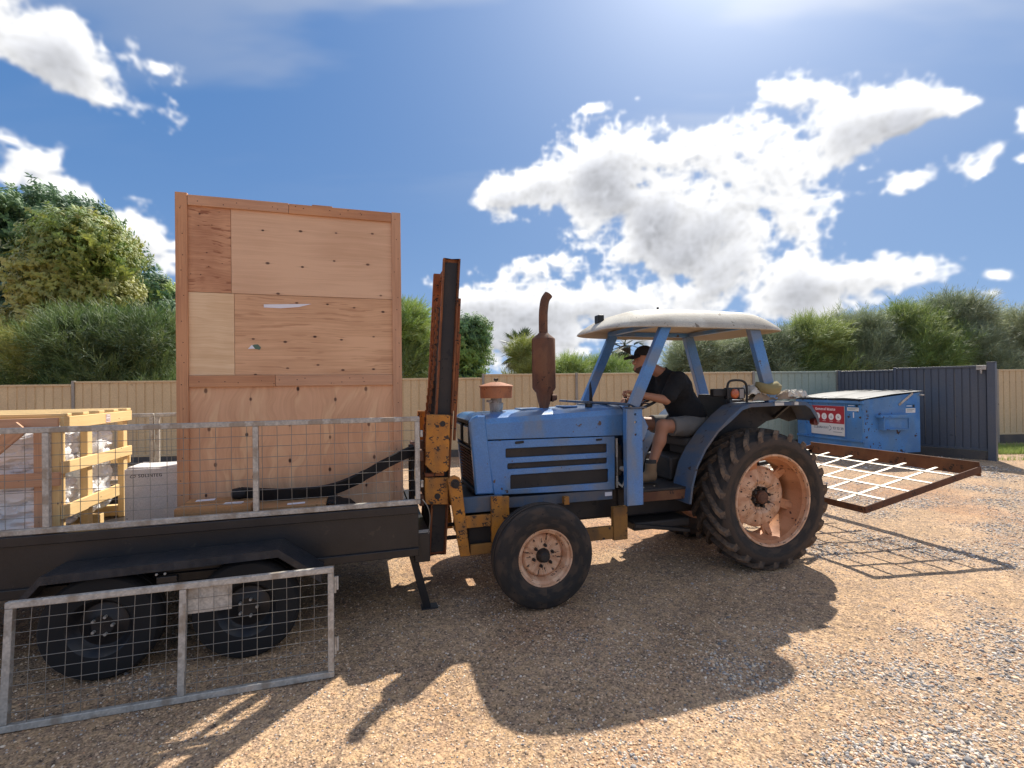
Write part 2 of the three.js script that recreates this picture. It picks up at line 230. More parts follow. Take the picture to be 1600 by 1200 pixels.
class MB {
  constructor() { this.g = []; }
  add(geo, m) { let g = geo.index ? geo.toNonIndexed() : geo; for (const k of Object.keys(g.attributes)) if (!['position', 'normal', 'uv'].includes(k)) g.deleteAttribute(k); if (!g.attributes.uv) g = uvBox(g); if (m) g.applyMatrix4(m); this.g.push(g); return this; }
  box(x0, x1, y0, y1, z0, z1, r = 0.004, grain = 0) {              // bevelled box between corners
    const sx = Math.abs(x1 - x0), sy = Math.abs(y1 - y0), sz = Math.abs(z1 - z0), rr = Math.min(r, sx * 0.45, sy * 0.45, sz * 0.45);
    const g = uvBox(rr > 0.0012 ? new RoundedBoxGeometry(sx, sy, sz, 1, rr) : new THREE.BoxGeometry(sx, sy, sz), grain);
    g.translate((x0 + x1) / 2, (y0 + y1) / 2, (z0 + z1) / 2); return this.add(g);
  }
  bar(p, q, w, h, r = 0.003, up = [0, 1, 0]) {                     // bar from p to q, h along up, w across
    const a = V3(p), b = V3(q), d = b.clone().sub(a), L = d.length(), X = d.normalize(), u = V3(up), Z = X.clone().cross(u).normalize(), Y = Z.clone().cross(X);
    const rr = Math.min(r, w * 0.45, h * 0.45), g = uvBox(rr > 0.0012 ? new RoundedBoxGeometry(L, h, w, 1, rr) : new THREE.BoxGeometry(L, h, w), 0);
    return this.add(g, new THREE.Matrix4().makeBasis(X, Y, Z).setPosition(a.add(b).multiplyScalar(0.5)));
  }
  cyl(p, q, r0, r1 = r0, seg = 16, open = false) {
    const a = V3(p), b = V3(q), d = b.clone().sub(a), L = d.length(), g = new THREE.CylinderGeometry(r1, r0, L, seg, 1, open), uv = g.attributes.uv;
    for (let i = 0; i < uv.count; i++) uv.setXY(i, uv.getX(i) * 6.28 * Math.max(r0, r1), uv.getY(i) * L);
    return this.add(g, new THREE.Matrix4().makeRotationFromQuaternion(new THREE.Quaternion().setFromUnitVectors(new THREE.Vector3(0, 1, 0), d.normalize())).setPosition(a.add(b).multiplyScalar(0.5)));
  }
  tube(pts, r, seg = 24, rad = 8) { const c = new THREE.CatmullRomCurve3(pts.map(V3)), g = new THREE.TubeGeometry(c, seg, r, rad), L = c.getLength(), uv = g.attributes.uv; for (let i = 0; i < uv.count; i++) uv.setXY(i, uv.getX(i) * L, uv.getY(i) * 6.28 * r); return this.add(g); }
  lathe(prof, axis, at, seg = 40) {                               // prof: [radius, along axis]
    const g = new THREE.LatheGeometry(prof.map(([r, h]) => new THREE.Vector2(r, h)), seg), uv = g.attributes.uv; let L = 0; const acc = [0];
    for (let i = 1; i < prof.length; i++) { L += Math.hypot(prof[i][0] - prof[i - 1][0], prof[i][1] - prof[i - 1][1]); acc.push(L); }
    const rm = Math.max(...prof.map((q) => q[0])); for (let i = 0; i < uv.count; i++) uv.setXY(i, uv.getX(i) * 6.28 * rm, acc[i % prof.length]);
    let gg = toCreasedNormals(g, 0.7); if (axis === 'z') gg.rotateX(Math.PI / 2); if (axis === 'x') gg.rotateZ(-Math.PI / 2);
    gg.translate(...at); return this.add(gg);
  }
  plate(pts, depth, m, holes = [], bevel = 0.003, grain = 0) {    // flat outline in local x,y, thickness along z
    const s = new THREE.Shape(pts.map(([x, y]) => new THREE.Vector2(x, y)));
    for (const h of holes) s.holes.push(new THREE.Path(h.map(([x, y]) => new THREE.Vector2(x, y))));
    const g = new THREE.ExtrudeGeometry(s, { depth, bevelEnabled: bevel > 0, bevelSize: bevel, bevelThickness: bevel, bevelOffset: -bevel, bevelSegments: 1, curveSegments: 8 });
    return this.add(uvBox(g, grain), m);
  }
  loft(secs, crease = 0.6, close = false, capA = false, capB = false) {   // skin through sections of equal length
    const n = secs[0].length, pos = [];
    const quad = (a, b, c, d) => pos.push(...a, ...b, ...c, ...a, ...c, ...d);
    for (let i = 0; i + 1 < secs.length; i++) for (let k = 0; k + (close ? 0 : 1) < n; k++) { const k2 = (k + 1) % n; quad(secs[i][k], secs[i + 1][k], secs[i + 1][k2], secs[i][k2]); }
    const cap = (s, f) => { const c = [0, 1, 2].map((j) => s.reduce((t, q) => t + q[j], 0) / n); for (let k = 0; k < n; k++) { const k2 = (k + 1) % n; f ? pos.push(...c, ...s[k2], ...s[k]) : pos.push(...c, ...s[k], ...s[k2]); } };
    if (capA) cap(secs[0], false); if (capB) cap(secs[secs.length - 1], true);
    let g = new THREE.BufferGeometry(); g.setAttribute('position', new THREE.Float32BufferAttribute(pos, 3)); g.computeVertexNormals(); g = uvBox(g); g = toCreasedNormals(g, crease); return this.add(g);
  }
  geo(off = [0, 0, 0]) { const g = this.g.length > 1 ? mergeGeometries(this.g) : this.g[0]; if (off[0] || off[1] || off[2]) g.translate(-off[0], -off[1], -off[2]); return g; }
  build(name, mat, parent) { return mesh(name, this.geo(offsetOf(parent)), mat, parent); }
}
const mb = () => new MB();
const mv = (x, y, z) => new THREE.Matrix4().makeTranslation(x, y, z);
const circle = (x, y, r, n = 10) => Array.from({ length: n }, (_, i) => [x + r * Math.cos(i / n * 6.2832), y + r * Math.sin(i / n * 6.2832)]);
const rect = (x0, x1, y0, y1, r = 0) => r ? [[x0 + r, y0], [x1 - r, y0], [x1, y0 + r], [x1, y1 - r], [x1 - r, y1], [x0 + r, y1], [x0, y1 - r], [x0, y0 + r]] : [[x0, y0], [x1, y0], [x1, y1], [x0, y1]];
function sheet(w, h, draw, px = 512) {        // printed sheet: a canvas texture, uv 0..1 over the face
  const c = document.createElement('canvas'); c.width = px; c.height = Math.round(px * h / w); const g = c.getContext('2d'); draw(g, c.width, c.height);
  const t = new THREE.CanvasTexture(c); t.colorSpace = THREE.SRGBColorSpace; return new THREE.MeshStandardMaterial({ map: t, roughness: 0.6 });
}
/* ------------------------------------------------------------------ ground */
// how stony a place is (patches of blue metal gravel over orange sand)
const stony = (x, z) => { const a = fb3(x * 0.55 + 40, 3.3, z * 0.75 + 9, 4), b = fb3(x * 1.7 + 7, 8.1, z * 1.7, 3); return sstep(0.47, 0.64, a * 0.72 + b * 0.28 + 0.075 * sstep(0.3, 3.5, x) - 0.22 * sstep(0.4, -1.2, x)); };
const rutted = (x, z) => (fb3(x * 0.9, 1.5, z * 0.9, 4) - 0.5) * 0.035 + (fb3(x * 4, 6.5, z * 4, 3) - 0.5) * 0.014;
{
  const axis = (lo, hi, fine, far) => { const o = [0]; let s = fine, p = 0; while (p < far) { p += s; o.push(p); if (p > hi) s *= 1.13; } const q = [0]; s = fine; p = 0; while (p < far) { p += s; q.push(-p); if (p > lo) s *= 1.13; } return [...q.slice(1).reverse(), ...o]; };
  const xs = axis(7, 9, 0.07, 600), zs = axis(9, 1.5, 0.07, 700), nx = xs.length, nz = zs.length, pos = [], uv = [], col = [], idx = [];
  const sandA = [0.60, 0.375, 0.205], sandB = [0.68, 0.455, 0.275], red = [0.56, 0.30, 0.155], grey = [0.50, 0.39, 0.295];
  for (let j = 0; j < nz; j++) for (let i = 0; i < nx; i++) {
    const x = xs[i], z = zs[j], near = Math.hypot(x, z) < 40;
    pos.push(x, near ? rutted(x, z) : 0, z); uv.push(x, z);
    let c = lerp3(sandA, sandB, near ? fb3(x * 0.8 + 3, 4.4, z * 0.8, 4) : 0.5);
    if (near) { c = lerp3(c, red, 0.75 * sstep(0.52, 0.68, fb3(x * 0.5 + 13, 1.1, z * 0.5 + 5, 4))); c = lerp3(c, grey, 0.5 * stony(x, z)); }
    const f = z < -14.5 ? 0.55 + 0.4 * fb3(x * 0.2, 7, z * 0.2, 3) : 0; c = lerp3(c, [0.12, 0.15, 0.06], f);   // rough grass beyond the fence
    col.push(...c);
  }
  for (let j = 0; j + 1 < nz; j++) for (let i = 0; i + 1 < nx; i++) { const a = j * nx + i; idx.push(a, a + nx, a + 1, a + 1, a + nx, a + nx + 1); }
  const g = new THREE.BufferGeometry(); g.setAttribute('position', new THREE.Float32BufferAttribute(pos, 3)); g.setAttribute('uv', new THREE.Float32BufferAttribute(uv, 2)); g.setAttribute('color', new THREE.Float32BufferAttribute(col, 3)); g.setIndex(idx); g.computeVertexNormals();
  const speck = tex(1024, (u, v) => { const a = n2(u * 512, v * 512, 512, 512, 4), b = n2(u * 220, v * 220, 220, 220, 6), c = fb2(u, v, 60, 60, 3, 8), d = fb2(u, v, 6, 6, 4, 12); let g2 = 0.80 + 0.30 * (a - 0.5) + 0.28 * (b - 0.5) + 0.28 * (c - 0.5) + 0.2 * (d - 0.5); if (b > 0.86) g2 += 0.13; if (b < 0.1) g2 -= 0.22; const w = (c - 0.5) * 0.10; return [g2 + w * 0.2, g2, g2 - w]; }, 2.3);
  const bump = tex(1024, (u, v) => { const h = 0.35 * n2(u * 420, v * 420, 420, 420, 14) + 0.4 * n2(u * 190, v * 190, 190, 190, 16) + 0.25 * fb2(u, v, 24, 24, 4, 18); return [h, h, h]; }, 2.3, false);
  M.sand = new THREE.MeshStandardMaterial({ map: speck, vertexColors: true, roughness: 0.95, bumpMap: bump, bumpScale: 0.009 });
  tag(mesh('ground', g, M.sand, scene), 'orange sandy gravel yard with tyre-worn patches', null, null, 'structure');
}
// loose stones, thicker in the gravelly patches
{
  const r = rng(5), shapes = [1, 2, 3].map((s) => { const g = new THREE.IcosahedronGeometry(1, 1), p = g.attributes.position, q = rng(s * 31), st = [0.8 + 0.4 * q(), 0.45 + 0.25 * q(), 0.75 + 0.3 * q()]; for (let i = 0; i < p.count; i++) { const x = p.getX(i), y = p.getY(i), z = p.getZ(i), k = 0.72 + 0.55 * n3(x * 1.6 + s * 9, y * 1.6, z * 1.6 + 3); p.setXYZ(i, x * k * st[0], y * k * st[1], z * k * st[2]); } g.computeVertexNormals(); return g; });
  const mat = new THREE.MeshStandardMaterial({ color: 0xffffff, roughness: 0.85 });
  const cols = [[0.25, 0.235, 0.225], [0.36, 0.335, 0.31], [0.18, 0.165, 0.155], [0.72, 0.63, 0.53], [0.52, 0.455, 0.40]], warm = [[0.66, 0.45, 0.28], [0.60, 0.38, 0.22], [0.72, 0.54, 0.36], [0.48, 0.27, 0.15], [0.78, 0.63, 0.46]];
  const list = [[], [], []];
  const put = (x, z, s, st) => list[Math.floor(r() * 3)].push([x, z, s, st]);
  let tries = 0, n = 0;
  while (n < 165000 && tries++ < 1400000) {            // spread over the yard in front of the fence, thinner far off where single stones no longer show
    const d = 0.9 + Math.pow(r(), 1.7) * 11, a = (r() - 0.5) * 2 * 0.98, x = Math.tan(a) * d + (r() - 0.5), z = -d, st = stony(x, z);
    if (r() > 0.09 + 0.72 * st) continue;
    const s = (0.0026 + 0.0075 * Math.pow(r(), 2.4) * (0.55 + 0.65 * st)) * (r() < 0.012 ? 1.9 : 1); put(x, z, s * (0.9 + d * 0.06), st); n++;
  }
  const m4 = new THREE.Matrix4(), q4 = new THREE.Quaternion(), e = new THREE.Euler(), c = new THREE.Color();
  const root = new THREE.Group(); root.name = 'gravel'; scene.add(root); tag(root, 'loose grey and tan gravel stones strewn over the yard', null, null, 'stuff');
  list.forEach((L, k) => {
    const im = new THREE.InstancedMesh(shapes[k], mat, L.length); im.name = 'gravel_stones';
    L.forEach(([x, z, s, st], i) => { e.set((r() - 0.5) * 0.8, r() * 6.28, (r() - 0.5) * 0.8); q4.setFromEuler(e); m4.compose(new THREE.Vector3(x, rutted(x, z) + s * 0.15, z), q4, new THREE.Vector3(s, s, s)); im.setMatrixAt(i, m4); const p = r() < 0.22 + 0.5 * st ? cols[Math.floor(r() * 5)] : warm[Math.floor(r() * warm.length)], g = 0.85 + 0.35 * r(); im.setColorAt(i, c.setRGB(p[0] * g, p[1] * g, p[2] * g)); });
    im.userData.kind = 'stuff'; root.add(im);
  });
}

/* ------------------------------------------------------------------ steel sheet fences */
function ribSheet(x0, x1, y0, y1, ribs, depth) {       // folded sheet: wide flats and narrow ribs standing proud, with its own thickness
  const prof = [], n = ribs, p = (x1 - x0) / n;
  for (let i = 0; i < n; i++) { const a = x0 + i * p; prof.push([a, 0], [a + p * 0.80, 0], [a + p * 0.86, -depth], [a + p * 0.95, -depth]); } prof.push([x1, 0]);
  const th = 0.003, front = prof, back = prof.map(([x, z]) => [x, z - th]);
  const sec = (pp) => [pp.map(([x, z]) => [x, y0, z]), pp.map(([x, z]) => [x, y1, z])];
  const b = mb(); b.loft(sec(front).reverse(), 0.3); b.loft(sec(back), 0.3); return b;
}
function fencePanels(root, spans, mats) {
  spans.forEach(([k0, k1, y0, y1, m, postTop], i) => {
    const L = 2.4, a = k0 * L, b = k1 * L, mat = m ?? mats.sheet, tw = (b - a - 0.06) / 3;
    for (let s = 0; s < 3; s++) { const sh = ribSheet(a + 0.03 + s * tw, a + 0.03 + (s + 1) * tw - 0.002, y0 + 0.02, y1 - 0.02, 4, 0.016).build('sheet', mat, root); if (s) sh.position.z = -0.002 * s; }
    mb().box(a + 0.032, b - 0.032, y1 - 0.045, y1, -0.035, 0.022, 0.005).build('top_rail', m ?? mats.rail, root);
    mb().box(a + 0.032, b - 0.032, y0, y0 + 0.045, -0.035, 0.022, 0.005).build('bottom_rail', m ?? mats.rail, root);
    mb().box(a, b, -0.05, y0 - 0.006, -0.04, 0.03, 0.008).build('plinth', M.plinth, root);
    const pt = Math.max(y1, i ? spans[i - 1][3] : 0) + 0.012;
    if (postTop !== 0) mb().box(a - 0.03, a + 0.03, -0.02, pt, -0.045, 0.034, 0.006).build('post', mats.post, root);
  });
}
{
  const yaw = Math.atan2(0.2276, 2.39), f = worldThing('boundary_fence', 'cream ribbed steel boundary fence stepping along the back of the yard', 'fence', [-0.728, 0, -12.47], yaw);
  const spans = []; for (let k = -7; k < 10; k++) spans.push([k, k + 1, k < 0 ? 0.18 : 0.24, k < -4 ? 1.92 : k < 0 ? 1.985 : k === 5 ? 2.0 : 2.07, k === 3 ? M.fenceGreen : null]);
  fencePanels(f, spans, { sheet: M.fenceCream, rail: M.fenceCream, post: M.fencePost });
  const gx = 8.86, gz = -13.32, ex = 10.52, ez = -10.86, len = Math.hypot(ex - gx, ez - gz);
  const d = worldThing('bin_screen_fence', 'short dark grey steel screen fence beside the blue waste bin', 'fence', [gx, 0, gz], Math.atan2(-(ez - gz), ex - gx));
  const n = 2, L = len / 2.4;
  fencePanels(d, [[0, L * 0.42, 0.2, 2.06], [L * 0.42, L, 0.2, 2.10]], { sheet: M.fenceGrey, rail: M.fenceGrey, post: M.fenceGrey });
  mb().box(len - 0.03, len + 0.11, -0.02, 2.15, -0.07, 0.07, 0.01).box(len - 0.035, len + 0.115, 2.152, 2.172, -0.075, 0.075, 0.005).build('end_post', M.fenceGrey, d);
  mb().box(len - 0.2, len - 0.031, 2.0, 2.1, 0.05, 0.09, 0.01).cyl([len - 0.12, 1.92, 0.07], [len - 0.12, 2.0, 0.07], 0.02, 0.02, 10).build('gate_hinge', M.galv, d);
}

/* ------------------------------------------------------------------ grass by the far fence */
{
  const r = rng(77), P = []; const blade = (x, y, z, h, a, lean) => { const w = 0.006, dx = Math.cos(a), dz = Math.sin(a), lx = Math.cos(a + 1.57) * lean * h, lz = Math.sin(a + 1.57) * lean * h; P.push(x - dx * w, y, z - dz * w, x + dx * w, y, z + dz * w, x + lx, y + h, z + lz); };
  for (let i = 0; i < 16000; i++) { const x = 11.0 + r() * 6, z = -12.35 + 1.3 * (r() - 0.5); if (fb3(x * 1.4, 2, z * 1.4, 3) < 0.46) continue; blade(x, 0, z, 0.05 + 0.13 * r(), r() * 6.28, r() - 0.5); }
  for (const [cx, cz, n] of [[5.3, -12.4, 60], [-0.6, -11.9, 50], [10.9, -10.9, 90]]) for (let i = 0; i < n; i++) blade(cx + (r() - 0.5) * 0.7, 0, cz + (r() - 0.5) * 0.25, 0.05 + 0.1 * r(), r() * 6.28, r() - 0.5);
  const g = new THREE.BufferGeometry(); g.setAttribute('position', new THREE.Float32BufferAttribute(P, 3)); g.computeVertexNormals();
  tag(mesh('grass', g, new THREE.MeshPhysicalMaterial({ color: new THREE.Color().setRGB(0.30, 0.38, 0.10), roughness: 0.9, transmission: 0.4, thickness: 0, side: THREE.DoubleSide }), scene), 'patchy green grass growing along the fence foot', null, null, 'stuff');
}

/* ------------------------------------------------------------------ trees and shrubs beyond the fence */
const bark = paint({ base: 0x5a4a3c, fade: 0x6b5a49, dust: 0x40352c, dustAmt: 0.5, chip: 0x30271f, chipAmt: 0.5, rough: 0.95, seed: 50, tile: 0.6, bump: 0.006 });
function leafMat(h) { return new THREE.MeshPhysicalMaterial({ color: h, roughness: 0.75, transmission: 0.5, thickness: 0, side: THREE.DoubleSide }); }
const leafWhite = leafMat(0xffffff);
function sprayGeo(kind, seed) {                          // a twig end with its leaves, about 1 m long before scaling, along +y
  const r = rng(seed), P = [];
  const tri = (a, b, c) => P.push(...a, ...b, ...c);
  if (kind === 'needle') for (let i = 0; i < 22; i++) {
    const b = [(r() - 0.5) * 0.16, r() * 0.55, (r() - 0.5) * 0.16], a = r() * 6.28, out = 0.12 + 0.34 * r(), up = 0.30 + 0.4 * r(), m = [b[0] + Math.cos(a) * out * 0.5, b[1] + up * 0.62, b[2] + Math.sin(a) * out * 0.5], e = [b[0] + Math.cos(a) * out, b[1] + up * 0.92, b[2] + Math.sin(a) * out], w = 0.013, dx = -Math.sin(a) * w, dz = Math.cos(a) * w;
    tri([b[0] - dx, b[1], b[2] - dz], [b[0] + dx, b[1], b[2] + dz], m); tri([m[0] - dx, m[1], m[2] - dz], [m[0] + dx, m[1], m[2] + dz], e);
  } else for (let i = 0; i < 15; i++) {
    const a = r() * 6.28, y = r() * 0.8, b = [(r() - 0.5) * 0.25, y, (r() - 0.5) * 0.25], L = 0.26 + 0.16 * r(), w = L * 0.23, el = (r() - 0.35) * 1.4, d = [Math.cos(a) * Math.cos(el), Math.sin(el), Math.sin(a) * Math.cos(el)], s = [-Math.sin(a), (r() - 0.5) * 0.8, Math.cos(a)];
    const p = (t, k, dr = 0) => [b[0] + d[0] * L * t + s[0] * w * k, b[1] + d[1] * L * t + s[1] * w * k - dr, b[2] + d[2] * L * t + s[2] * w * k], c0 = p(0, 0), c1 = p(1, 0, 0.05), l = p(0.45, 1), rr = p(0.45, -1), m = p(0.5, 0, -0.02);
    tri(c0, l, m); tri(l, c1, m); tri(c0, m, rr); tri(m, c1, rr);
  }
  const g = new THREE.BufferGeometry(); g.setAttribute('position', new THREE.Float32BufferAttribute(P, 3)); g.computeVertexNormals(); return g;
}
const sprays = { needle: [sprayGeo('needle', 1), sprayGeo('needle', 2)], broad: [sprayGeo('broad', 3), sprayGeo('broad', 4)] };
function tree(name, label, cat, { at: [x, z], top, hw, bottom = 1.0, kind, cols, n, size, seed, blobs = 14, trunkR = 0.12, group, open = 0.0 }) {
  const r = rng(seed), root = worldThing(name, label, cat, [x, 0, z], 0, group), lobes = [], limbs = mb();
  const H = top - bottom, cy = bottom + H * 0.5;
  for (let i = 0; i < blobs; i++) {                       // clumps packed inside the crown's outline
    const a = r() * 6.28, q = Math.sqrt(r()), yy = -1 + 2 * (i + 0.5) / blobs, wd = Math.sqrt(Math.max(0.06, 1 - Math.pow(Math.max(yy, -0.35), 2))), R = (0.30 + 0.16 * r()) * Math.min(hw, H * 0.6);
    lobes.push([Math.cos(a) * q * (hw - R * 0.75) * wd, Math.min(cy + yy * (H * 0.5), top - R * 0.8), Math.sin(a) * q * (hw - R * 0.75) * wd, R]);
  }
  lobes.push([(r() - 0.5) * 0.3 * hw, top - 0.3 * hw, (r() - 0.5) * 0.3 * hw, 0.3 * hw]);
  const fork = Math.max(0.6, bottom * 0.9), tr = [[0, -0.1, 0], [0.05 * hw * (r() - 0.5), fork * 0.5, 0], [0.12 * hw * (r() - 0.5), fork, 0.05]];
  mb().cyl(tr[0], tr[1], trunkR * 1.25, trunkR, 9).cyl(tr[1], tr[2], trunkR, trunkR * 0.85, 9).build('trunk', bark, root);
  for (const [lx, ly, lz, R] of lobes) { const m = [lx * 0.45, mixf(fork, ly, 0.55), lz * 0.45]; limbs.cyl(tr[2], m, trunkR * 0.5, trunkR * 0.3, 6, true).cyl(m, [lx, ly, lz], trunkR * 0.3, trunkR * 0.08, 6, true); }
  limbs.build('limbs', bark, root);
  const total = lobes.reduce((s, l) => s + l[3] * l[3], 0), m4 = new THREE.Matrix4(), q4 = new THREE.Quaternion(), Y = new THREE.Vector3(0, 1, 0), c = new THREE.Color();
  const items = [[], []];
  for (const [lx, ly, lz, R] of lobes) { const k = Math.round(n * R * R / total), tone = r(); for (let i = 0; i < k; i++) {
    const u = r() * 2 - 1, a = r() * 6.28, s = Math.sqrt(1 - u * u), d = new THREE.Vector3(s * Math.cos(a), u, s * Math.sin(a)), rr = R * (0.45 + 0.6 * Math.pow(r(), 0.6)) * (0.74 + 0.6 * n3(d.x * 2 + lx, d.y * 2 + ly, d.z * 2 + lz)) * (r() < 0.12 ? 1.0 + 0.3 * r() : 1);
    const p = new THREE.Vector3(lx + d.x * rr, ly + d.y * rr * 0.9, lz + d.z * rr); if (p.y < 0.3) continue;
    const dir = d.clone().add(new THREE.Vector3((r() - 0.5), kind === 'needle' ? 0.75 : 0.1, (r() - 0.5))).normalize();
    q4.setFromUnitVectors(Y, dir); const sc = size * (0.65 + 0.7 * r()); m4.compose(p, q4, new THREE.Vector3(sc, sc, sc));
    const ci = Math.min(cols.length - 1, Math.floor((tone * 0.75 + r() * 0.25) * cols.length)), b = cols[ci], g = 0.75 + 0.5 * r();
    items[i & 1].push([m4.clone(), b[0] * g, b[1] * g, b[2] * g]);
  } }
  const crown = new THREE.Group(); crown.name = 'crown'; root.add(crown);
  items.forEach((L, k) => { const im = new THREE.InstancedMesh(sprays[kind][k], leafWhite, L.length); im.name = 'leaves'; L.forEach(([m, R, G, B], i) => { im.setMatrixAt(i, m); im.setColorAt(i, c.setRGB(R, G, B)); }); im.userData.kind = 'stuff'; crown.add(im); });
  return root;
}
const GD = [[0.09, 0.185, 0.085], [0.13, 0.24, 0.11], [0.16, 0.28, 0.10]], GY = [[0.34, 0.38, 0.08], [0.46, 0.46, 0.12], [0.55, 0.50, 0.15]], GC = [[0.20, 0.28, 0.07], [0.27, 0.37, 0.09], [0.36, 0.43, 0.13]], GR = [[0.27, 0.32, 0.18], [0.35, 0.40, 0.23], [0.43, 0.46, 0.28]], GL = [[0.30, 0.43, 0.09], [0.39, 0.49, 0.13]];
tree('broadleaf_tree', 'tall dark green broadleaf tree at the fence corner, largest of all', 'tree', { at: [-17.9, -19], top: 8.9, hw: 3.9, bottom: 2.0, kind: 'broad', cols: GD, n: 9000, size: 0.62, seed: 11, blobs: 26, trunkR: 0.3 });
tree('broadleaf_tree', 'broad tree with yellow-green flowering clumps in front of the tallest tree', 'tree', { at: [-14.4, -16.6], top: 7.3, hw: 2.4, bottom: 2.4, kind: 'broad', cols: [GC[1], ...GY], n: 5600, size: 0.5, seed: 12, blobs: 20, trunkR: 0.22 });
tree('broadleaf_tree', 'small round green tree between the yellow-flowering tree and the crate', 'tree', { at: [-12.6, -17.8], top: 5.5, hw: 1.2, bottom: 2.0, kind: 'broad', cols: GL.concat(GD), n: 2200, size: 0.4, seed: 13, blobs: 10, trunkR: 0.12 });
tree('feathery_shrub', 'wide feathery dark green shrub behind the fence beside the crate', 'shrub', { at: [-11.3, -14.4], top: 3.6, hw: 2.5, bottom: 0.6, kind: 'needle', cols: [[0.11, 0.18, 0.05], [0.16, 0.24, 0.07], [0.23, 0.30, 0.10]], n: 5200, size: 0.62, seed: 14, blobs: 22, trunkR: 0.1 });
tree('feathery_shrub', 'feathery yellow-green shrub behind the lower fence panel', 'shrub', { at: [-13.6, -13.9], top: 3.25, hw: 1.5, bottom: 0.6, kind: 'needle', cols: GY.concat(GC), n: 3000, size: 0.55, seed: 15, blobs: 12, trunkR: 0.08 });
tree('feathery_shrub', 'feathery green tree peeping between the plywood crate and the lift mast', 'tree', { at: [-3.05, -14.6], top: 3.95, hw: 0.95, bottom: 0.6, kind: 'needle', cols: GL.concat(GC), n: 2400, size: 0.5, seed: 16, blobs: 9, trunkR: 0.08 });
tree('broadleaf_tree', 'leafy green tree standing just beyond the lift mast', 'tree', { at: [-1.95, -21], top: 4.55, hw: 1.5, bottom: 1.2, kind: 'broad', cols: GD.concat(GL), n: 3600, size: 0.36, seed: 17, blobs: 16, trunkR: 0.12, open: 0.3 });
tree('feathery_shrub', 'olive shrub beyond the fence behind the muffler', 'shrub', { at: [0.55, -20], top: 3.35, hw: 0.9, bottom: 0.6, kind: 'needle', cols: GY, n: 1700, size: 0.5, seed: 18, blobs: 8, trunkR: 0.07 });
const hedge = 'row of feathery trees along the back boundary';
[[2.0, -18.5, 2.5, 1.1], [3.4, -19, 2.5, 1.1], [4.5, -18, 2.05, 0.8]].forEach(([x, z, top, hw], i) => tree('feathery_shrub', 'low light green feathery shrub seen between the muffler and the canopy posts', 'shrub', { at: [x, z], top, hw, bottom: 0.5, kind: 'needle', cols: GL.concat(GC), n: 1900, size: 0.5, seed: 21 + i, blobs: 9, trunkR: 0.07, group: 'low shrubs behind the bonnet' }));
[[6.7, -18, 3.1, 1.1], [7.8, -18.3, 3.0, 1.2], [9.2, -18.4, 3.3, 1.4], [10.9, -18, 3.7, 1.4], [12.7, -18.6, 3.95, 1.7], [14.5, -18, 4.15, 1.6], [16.4, -18.2, 4.6, 1.8], [18.6, -18.4, 4.0, 1.9], [20.6, -18, 3.9, 1.9], [22.6, -18.2, 3.9, 2.0]].forEach(([x, z, top, hw], i) => tree('feathery_tree', i === 6 ? 'tallest feathery grey-green tree beyond the dark screen fence' : i < 3 ? 'feathery grey-green tree beyond the fence behind the tractor canopy' : 'feathery grey-green tree beyond the dark screen fence', 'tree', { at: [x, z], top, hw, bottom: 0.5, kind: 'needle', cols: i === 3 || i === 5 ? GC : GR, n: 3400, size: 0.6, seed: 31 + i, blobs: 16, trunkR: 0.1, group: i < 3 ? 'feathery trees behind the canopy' : hedge }));
function palm(label, x, z, top, R, seed) {
  const r = rng(seed), root = worldThing('fan_palm', label, 'palm tree', [x, 0, z]);
  mb().tube([[0, -0.1, 0], [0.1, top * 0.5, 0], [0.05, top - R * 0.5, 0]], R * 0.22, 10, 9).build('trunk', bark, root);
  const cols = [0x44523a, 0x526040, 0x6b6446], mats = cols.map(leafMat);
  for (let i = 0; i < 30; i++) {                           // each frond: a stalk and a fan of pointed leaflets
    const a = i * 2.4 + r(), el = 1.25 - 2.5 * (i / 30), P = [], o = [0.05, top - R * 0.45, 0], d = [Math.cos(a) * Math.cos(el), Math.sin(el), Math.sin(a) * Math.cos(el)], L = R * (0.42 + 0.1 * r()), c = o.map((q, k) => q + d[k] * L), s = [-Math.sin(a), 0, Math.cos(a)];
    for (let k = -6; k <= 6; k++) { const f = k / 6 * 1.25, F = R * 0.55, t = [c[0] + (d[0] * Math.cos(f) + s[0] * Math.sin(f)) * F, c[1] + d[1] * Math.cos(f) * F - 0.22 * F * (0.5 + Math.abs(f)), c[2] + (d[2] * Math.cos(f) + s[2] * Math.sin(f)) * F], w = 0.10 * F, px = (-d[0] * Math.sin(f) + s[0] * Math.cos(f)) * w, pz = (-d[2] * Math.sin(f) + s[2] * Math.cos(f)) * w, m = c.map((q, j) => mixf(q, t[j], 0.5)); P.push(...c, m[0] + px, m[1], m[2] + pz, m[0] - px, m[1], m[2] - pz, m[0] + px, m[1], m[2] + pz, ...t, m[0] - px, m[1], m[2] - pz); }
    const w2 = 0.02 * R; P.push(o[0] - s[0] * w2, o[1], o[2] - s[2] * w2, o[0] + s[0] * w2, o[1], o[2] + s[2] * w2, ...c);
    const g = new THREE.BufferGeometry(); g.setAttribute('position', new THREE.Float32BufferAttribute(P, 3)); g.computeVertexNormals(); mesh('frond', g, mats[i > 20 ? 2 : i % 2], root);
  }
}
palm('distant fan palm seen through the canopy beside the driver\'s head', 7.75, -34, 5.35, 1.8, 3);
palm('distant fan palm rising behind the muffler', 0.55, -33, 5.0, 1.7, 4);

